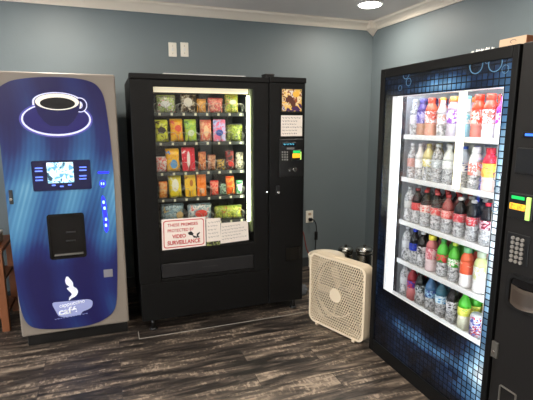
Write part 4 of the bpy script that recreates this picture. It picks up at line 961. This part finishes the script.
rowsD = [
 ('top', [(407.5, 'slim', cl_, cl_, S((205, 200, 205)), S(WH), 'clear water bottle with faint label'),
  (419.5, 'wide', S((176, 130, 110)), S((90, 70, 140)), P((90, 80, 160), (190, 180, 220), (110, 70, 130)), S((90, 84, 150)), 'bottle with purple wrap and purple cap'),
  (431, 'wide', S((205, 150, 130)), S((230, 110, 80)), P((230, 226, 224), (225, 90, 70), (235, 200, 190)), S((226, 74, 52)), 'bottle with big orange red cap'),
  (442.5, 'slim', cl_, S((225, 220, 215)), P((235, 235, 235), (220, 170, 150), (230, 225, 240)), S((240, 176, 60)), 'white bottle with yellow orange cap'),
  (453.5, 'wide', S((190, 180, 190)), S((200, 170, 190)), P((150, 80, 190), (240, 236, 244), (180, 120, 210)), S((235, 150, 80)), 'white and violet bottle with orange cap'),
  (467.5, 'slim', S((150, 200, 225)), S((200, 228, 236)), P((120, 200, 225), (235, 242, 248), (100, 150, 200)), S((120, 205, 215)), 'pale cyan water bottle'),
  (478, 'wide', S((200, 120, 110)), S((240, 80, 50)), P((236, 70, 45), (245, 200, 190), (240, 90, 60)), S((236, 60, 36)), 'bottle with orange red wrap and cap'),
  (489, 'wide', S((236, 232, 236)), S((236, 90, 66)), P((240, 240, 242), (235, 110, 90), (240, 240, 244)), S((236, 80, 56)), 'white bottle with red orange neck'),
  (499, 'slim', S((230, 225, 240)), S((160, 60, 200)), P((170, 50, 210), (240, 236, 246), (130, 40, 160)), S((36, 32, 44)), 'bright purple and white bottle with black cap')]),
 ('second', [(406, 'slim', cl_, cl_, S((200, 150, 140)), S(WH), 'clear bottle with reddish label'),
  (415, 'slim', cl_, S((226, 224, 220)), P((236, 236, 236), (200, 190, 180)), S(WH), 'clear bottle with white cap'),
  (425.5, 'soda', cl_, S((206, 196, 140)), P((226, 215, 130), (240, 240, 230), (190, 180, 120)), S((214, 200, 130)), 'pale yellow drink bottle'),
  (437.5, 'soda', cl_, cl_, P((225, 228, 230), (190, 196, 196), (150, 160, 165)), S(WH), 'clear sparkling water bottle with white cap'),
  (449, 'soda', cl_, S((220, 222, 214)), P((236, 238, 236), (190, 200, 190)), S((236, 236, 230)), 'clear bottle with pale label and cap'),
  (464, 'soda', cl_, S((180, 190, 210)), P((70, 90, 160), (230, 234, 240), (60, 70, 120)), S((50, 80, 170)), 'clear bottle with blue label and cap'),
  (475.5, 'wide', cl_, S((226, 228, 232)), P((240, 240, 244), (235, 120, 110), (240, 240, 244)), S((236, 238, 242)), 'white labelled water bottle with red mark'),
  (489.5, 'wide', S((226, 200, 190)), S((214, 40, 60)), P((240, 170, 60), (245, 200, 90), (220, 60, 60)), S((190, 26, 44)), 'bottle with dark red top and yellow label')]),
 ('third', [(406.5, 'soda', cl_, cl_, S((190, 190, 186)), S((190, 190, 190)), 'clear bottle beside the lamp strip'),
  (416, 'soda', cl_, S((28, 20, 20)), P((206, 60, 60), (200, 50, 50), (235, 200, 195)), S((150, 40, 40)), 'cola bottle with red label and dark red cap'),
  (425.5, 'soda', cl_, S((30, 26, 22)), P((220, 90, 80), (235, 210, 200), (214, 60, 60)), S((206, 60, 56)), 'cola bottle with coral red cap'),
  (436, 'soda', cl_, S((28, 34, 30)), P((200, 170, 160), (214, 80, 76), (225, 215, 205)), S((210, 80, 76)), 'cola bottle with pale label'),
  (447, 'soda', cl_, S((150, 70, 66)), P((220, 80, 80), (235, 160, 150), (200, 50, 60)), S((200, 60, 60)), 'reddish drink bottle with red label'),
  (459, 'soda', cl_, S((30, 26, 26)), P((214, 140, 140), (200, 60, 70), (210, 205, 205)), S((226, 220, 210)), 'cola bottle with pink label'),
  (472, 'soda', cl_, S((18, 15, 16)), P((190, 180, 180), (200, 50, 60), (190, 186, 186)), S((200, 196, 192)), 'black cola bottle with silver and red label'),
  (486, 'soda', cl_, S((20, 15, 18)), P((40, 20, 26), (150, 30, 50), (230, 200, 210), (60, 24, 34)), S((200, 30, 50)), 'black cola bottle with red cap')]),
 ('fourth', [(405, 'soda', cl_, cl_, S((196, 198, 200)), S((190, 190, 190)), 'clear bottle beside the lamp strip'),
  (412.5, 'soda', cl_, S((16, 16, 30)), P((30, 60, 190), (24, 40, 140), (60, 100, 220)), S((30, 60, 200)), 'dark cola bottle with blue label and cap'),
  (421.5, 'soda', cl_, S((20, 16, 18)), P((60, 56, 60), (200, 198, 200), (40, 36, 40)), S((225, 225, 225)), 'black cola bottle with white cap'),
  (431.5, 'wide', S((214, 190, 190)), S((196, 110, 110)), P((206, 110, 120), (235, 190, 190), (190, 80, 90)), S((240, 226, 70)), 'pink drink bottle with yellow cap'),
  (442.5, 'soda', cl_, S((90, 190, 70)), P((60, 150, 60), (210, 60, 60), (120, 200, 90)), S((70, 150, 80)), 'green soda bottle with green cap'),
  (454, 'soda', cl_, S((80, 180, 50)), P((70, 170, 50), (225, 235, 215), (200, 60, 60)), S((210, 230, 80)), 'bright green soda bottle with lime cap'),
  (466.5, 'wide', S((240, 236, 234)), S((226, 100, 60)), P((228, 96, 60), (226, 90, 56), (235, 180, 150)), S((120, 190, 130)), 'orange juice bottle with green cap'),
  (480, 'wide', S((238, 238, 236)), S((200, 205, 140)), P((205, 205, 150), (236, 238, 236), (190, 195, 130)), S((180, 190, 160)), 'pale yellow drink bottle')]),
 ('bottom', [(402.5, 'soda', cl_, cl_, S((190, 192, 194)), S((190, 190, 190)), 'clear bottle beside the lamp strip'),
  (410.5, 'soda', S((200, 120, 120)), S((150, 30, 44)), P((60, 50, 150), (180, 40, 60), (90, 60, 160)), S((230, 225, 225)), 'red soda bottle with blue label'),
  (420, 'soda', cl_, S((24, 26, 28)), P((50, 56, 60), (170, 176, 178), (40, 44, 50)), S((150, 154, 156)), 'dark soda bottle with grey cap'),
  (430, 'soda', cl_, S((70, 110, 150)), P((40, 70, 140), (150, 190, 215), (40, 60, 120)), S((60, 90, 110)), 'blue drink bottle'),
  (440.5, 'soda', cl_, S((50, 100, 120)), P((60, 140, 190), (210, 228, 236), (50, 110, 150)), S((226, 232, 232)), 'teal water bottle with white cap'),
  (451.5, 'soda', cl_, S((26, 24, 28)), P((60, 56, 60), (214, 212, 216), (40, 36, 40)), S((232, 232, 232)), 'black soda bottle with white cap'),
  (463.5, 'soda', S((226, 226, 200)), S((80, 190, 50)), P((220, 225, 60), (240, 240, 120), (90, 190, 60)), S((100, 190, 70)), 'green soda bottle with yellow label'),
  (476, 'can', S((200, 204, 210)), S((200, 204, 210)), P((70, 80, 170), (226, 230, 240), (200, 50, 70), (120, 130, 200)), S((200, 202, 206), 0.3), 'blue white and red soda can')]),
]
ordn = ['first', 'second', 'third', 'fourth', 'fifth', 'sixth', 'seventh', 'eighth', 'ninth']
BXC = SHX + 0.044
for ri, (shelf, items) in enumerate(rowsD):
    z = sz[ri]; n = len(items); xs = []
    ym = at(440, 150 + ri * 45, x=BXC).y
    for k, (u, kind, lm, um, lbm, cpm, desc) in enumerate(items):
        v = [115, 160, 210, 245, 290][ri] + (u - 400) * [0.0, 0.1, 0.3, 0.4, 0.5][ri]
        y = at(u, v, x=BXC).y
        y = min(2.198, max(cy0 + 0.042, y)); xs.append(y)
    for k in range(1, n): xs[k] = min(xs[k], xs[k - 1] - 0.0715)
    sh = min(xs) - (cy0 + 0.040)
    if sh < 0:                                        # squeeze evenly so the files stay on the shelf
        for k in range(n): xs[k] = 2.200 - (2.200 - (cy0 + 0.040)) * k / (n - 1)
    for k, (u, kind, lm, um, lbm, cpm, desc) in enumerate(items):
        grp = 'drinks on the %s shelf' % shelf
        t = bottle(kind, lm, um, lbm, cpm, '%s, %s from left, %s shelf, front' % (desc, ordn[k], shelf), (BXC, xs[k], z + 0.0005), grp)
        for d in (1, 2):
            dup(t, (BXC + 0.074 * d, xs[k] + random.uniform(-0.001, 0.001), z + 0.0005), '%s, %s from left, %s shelf, %s back' % (desc, ordn[k], shelf, ('one', 'two')[d - 1]), grp)

# ------------------------------------------------------------------ on top of the drinks machine
cb = thing('cardboard_box', 'small tan cardboard box on top of the drinks machine', 'box', (1.675, 1.452, FT + 0.0005), math.radians(0))
obj('body', MB().box(-0.05, 0.05, -0.066, 0.066, 0, 0.034, 0.0015), 'card', cb)
obj('end_flap', MB().box(-0.0495, 0.0495, -0.0675, -0.065, 0.001, 0.033), 'cardtape', cb)
mb = MB().tube([(-0.0508, 0.014 * math.cos(a) - 0.004, 0.018 + 0.007 * math.sin(a)) for a in [PI * k / 8 for k in range(-3, 9)]], 0.0009, 5)
obj('printed_mark', mb, 'ink', cb)
for k, (u, s_) in enumerate(((478, 0.005), (483, 0.007), (488, 0.006), (493, 0.007), (498.5, 0.006))):
    p = at(u, 49.5 - (u - 478) * 0.16, x=1.66)
    o = obj('paper_scrap', blob_mesh(s_, s_ * 1.3, s_ * 0.8, k, 0.5), 'white'); o.location = (1.63, p.y, FT)
    tag(o, 'crumpled white scrap on top of the drinks machine, %s from the left' % ordn[k], 'paper scrap', 'white scraps on the drinks machine')
# white scrap on floor
p = at(389, 353, z=0); p2 = at(398, 359, z=0)
t = MB().prism('z', [(0, 0), (0.006, 0.004), (p2.x - p.x + 0.004, p2.y - p.y + 0.003), (p2.x - p.x, p2.y - p.y)], 0.0, 0.003)
o = obj('white_sliver', t, 'white'); o.location = (p.x - 0.02, p.y, 0); tag(o, 'thin white sliver lying on the floor by the drinks machine corner', 'litter')

# ------------------------------------------------------------------ wooden stand at left edge
wsx1 = -0.70
ws = thing('wooden_stand', 'orange-brown wooden stand at the left of the coffee machine', 'stand', (-1.03, 3.69, 0))
mb = MB()
obj('top_board', MB().box(-0.29, 0.285, -0.22, 0.22, 0.60, 0.63, 0.003), 'wood', ws)
obj('lower_shelf', MB().box(-0.27, 0.265, -0.20, 0.20, 0.10, 0.125, 0.003), 'wood', ws)
obj('middle_shelf', MB().box(-0.27, 0.265, -0.20, 0.20, 0.36, 0.382, 0.003), 'wood', ws)
for sx_ in (-0.27, 0.25):
    for sy_ in (-0.20, 0.18): obj('leg', MB().box(sx_ - 0.02, sx_ + 0.03, sy_ - 0.02, sy_ + 0.03, 0, 0.60, 0.003), 'wood', ws)
for k, (dx, dz, lab) in enumerate(((0.16, 0.63, 'pale box on the top of the wooden stand'), (0.12, 0.125, 'pale box on the lowest shelf of the wooden stand'))):
    b_ = thing('storage_box', lab, 'box', (-1.03 + dx, 3.66, dz)); obj('body', MB().box(-0.08, 0.08, -0.1, 0.1, 0, 0.07, 0.004), 'card' if k == 0 else 'paper', b_); obj('lid', MB().box(-0.083, 0.083, -0.103, 0.103, 0.062, 0.078, 0.003), 'paper', b_)
bpy.data.objects.remove(mp)
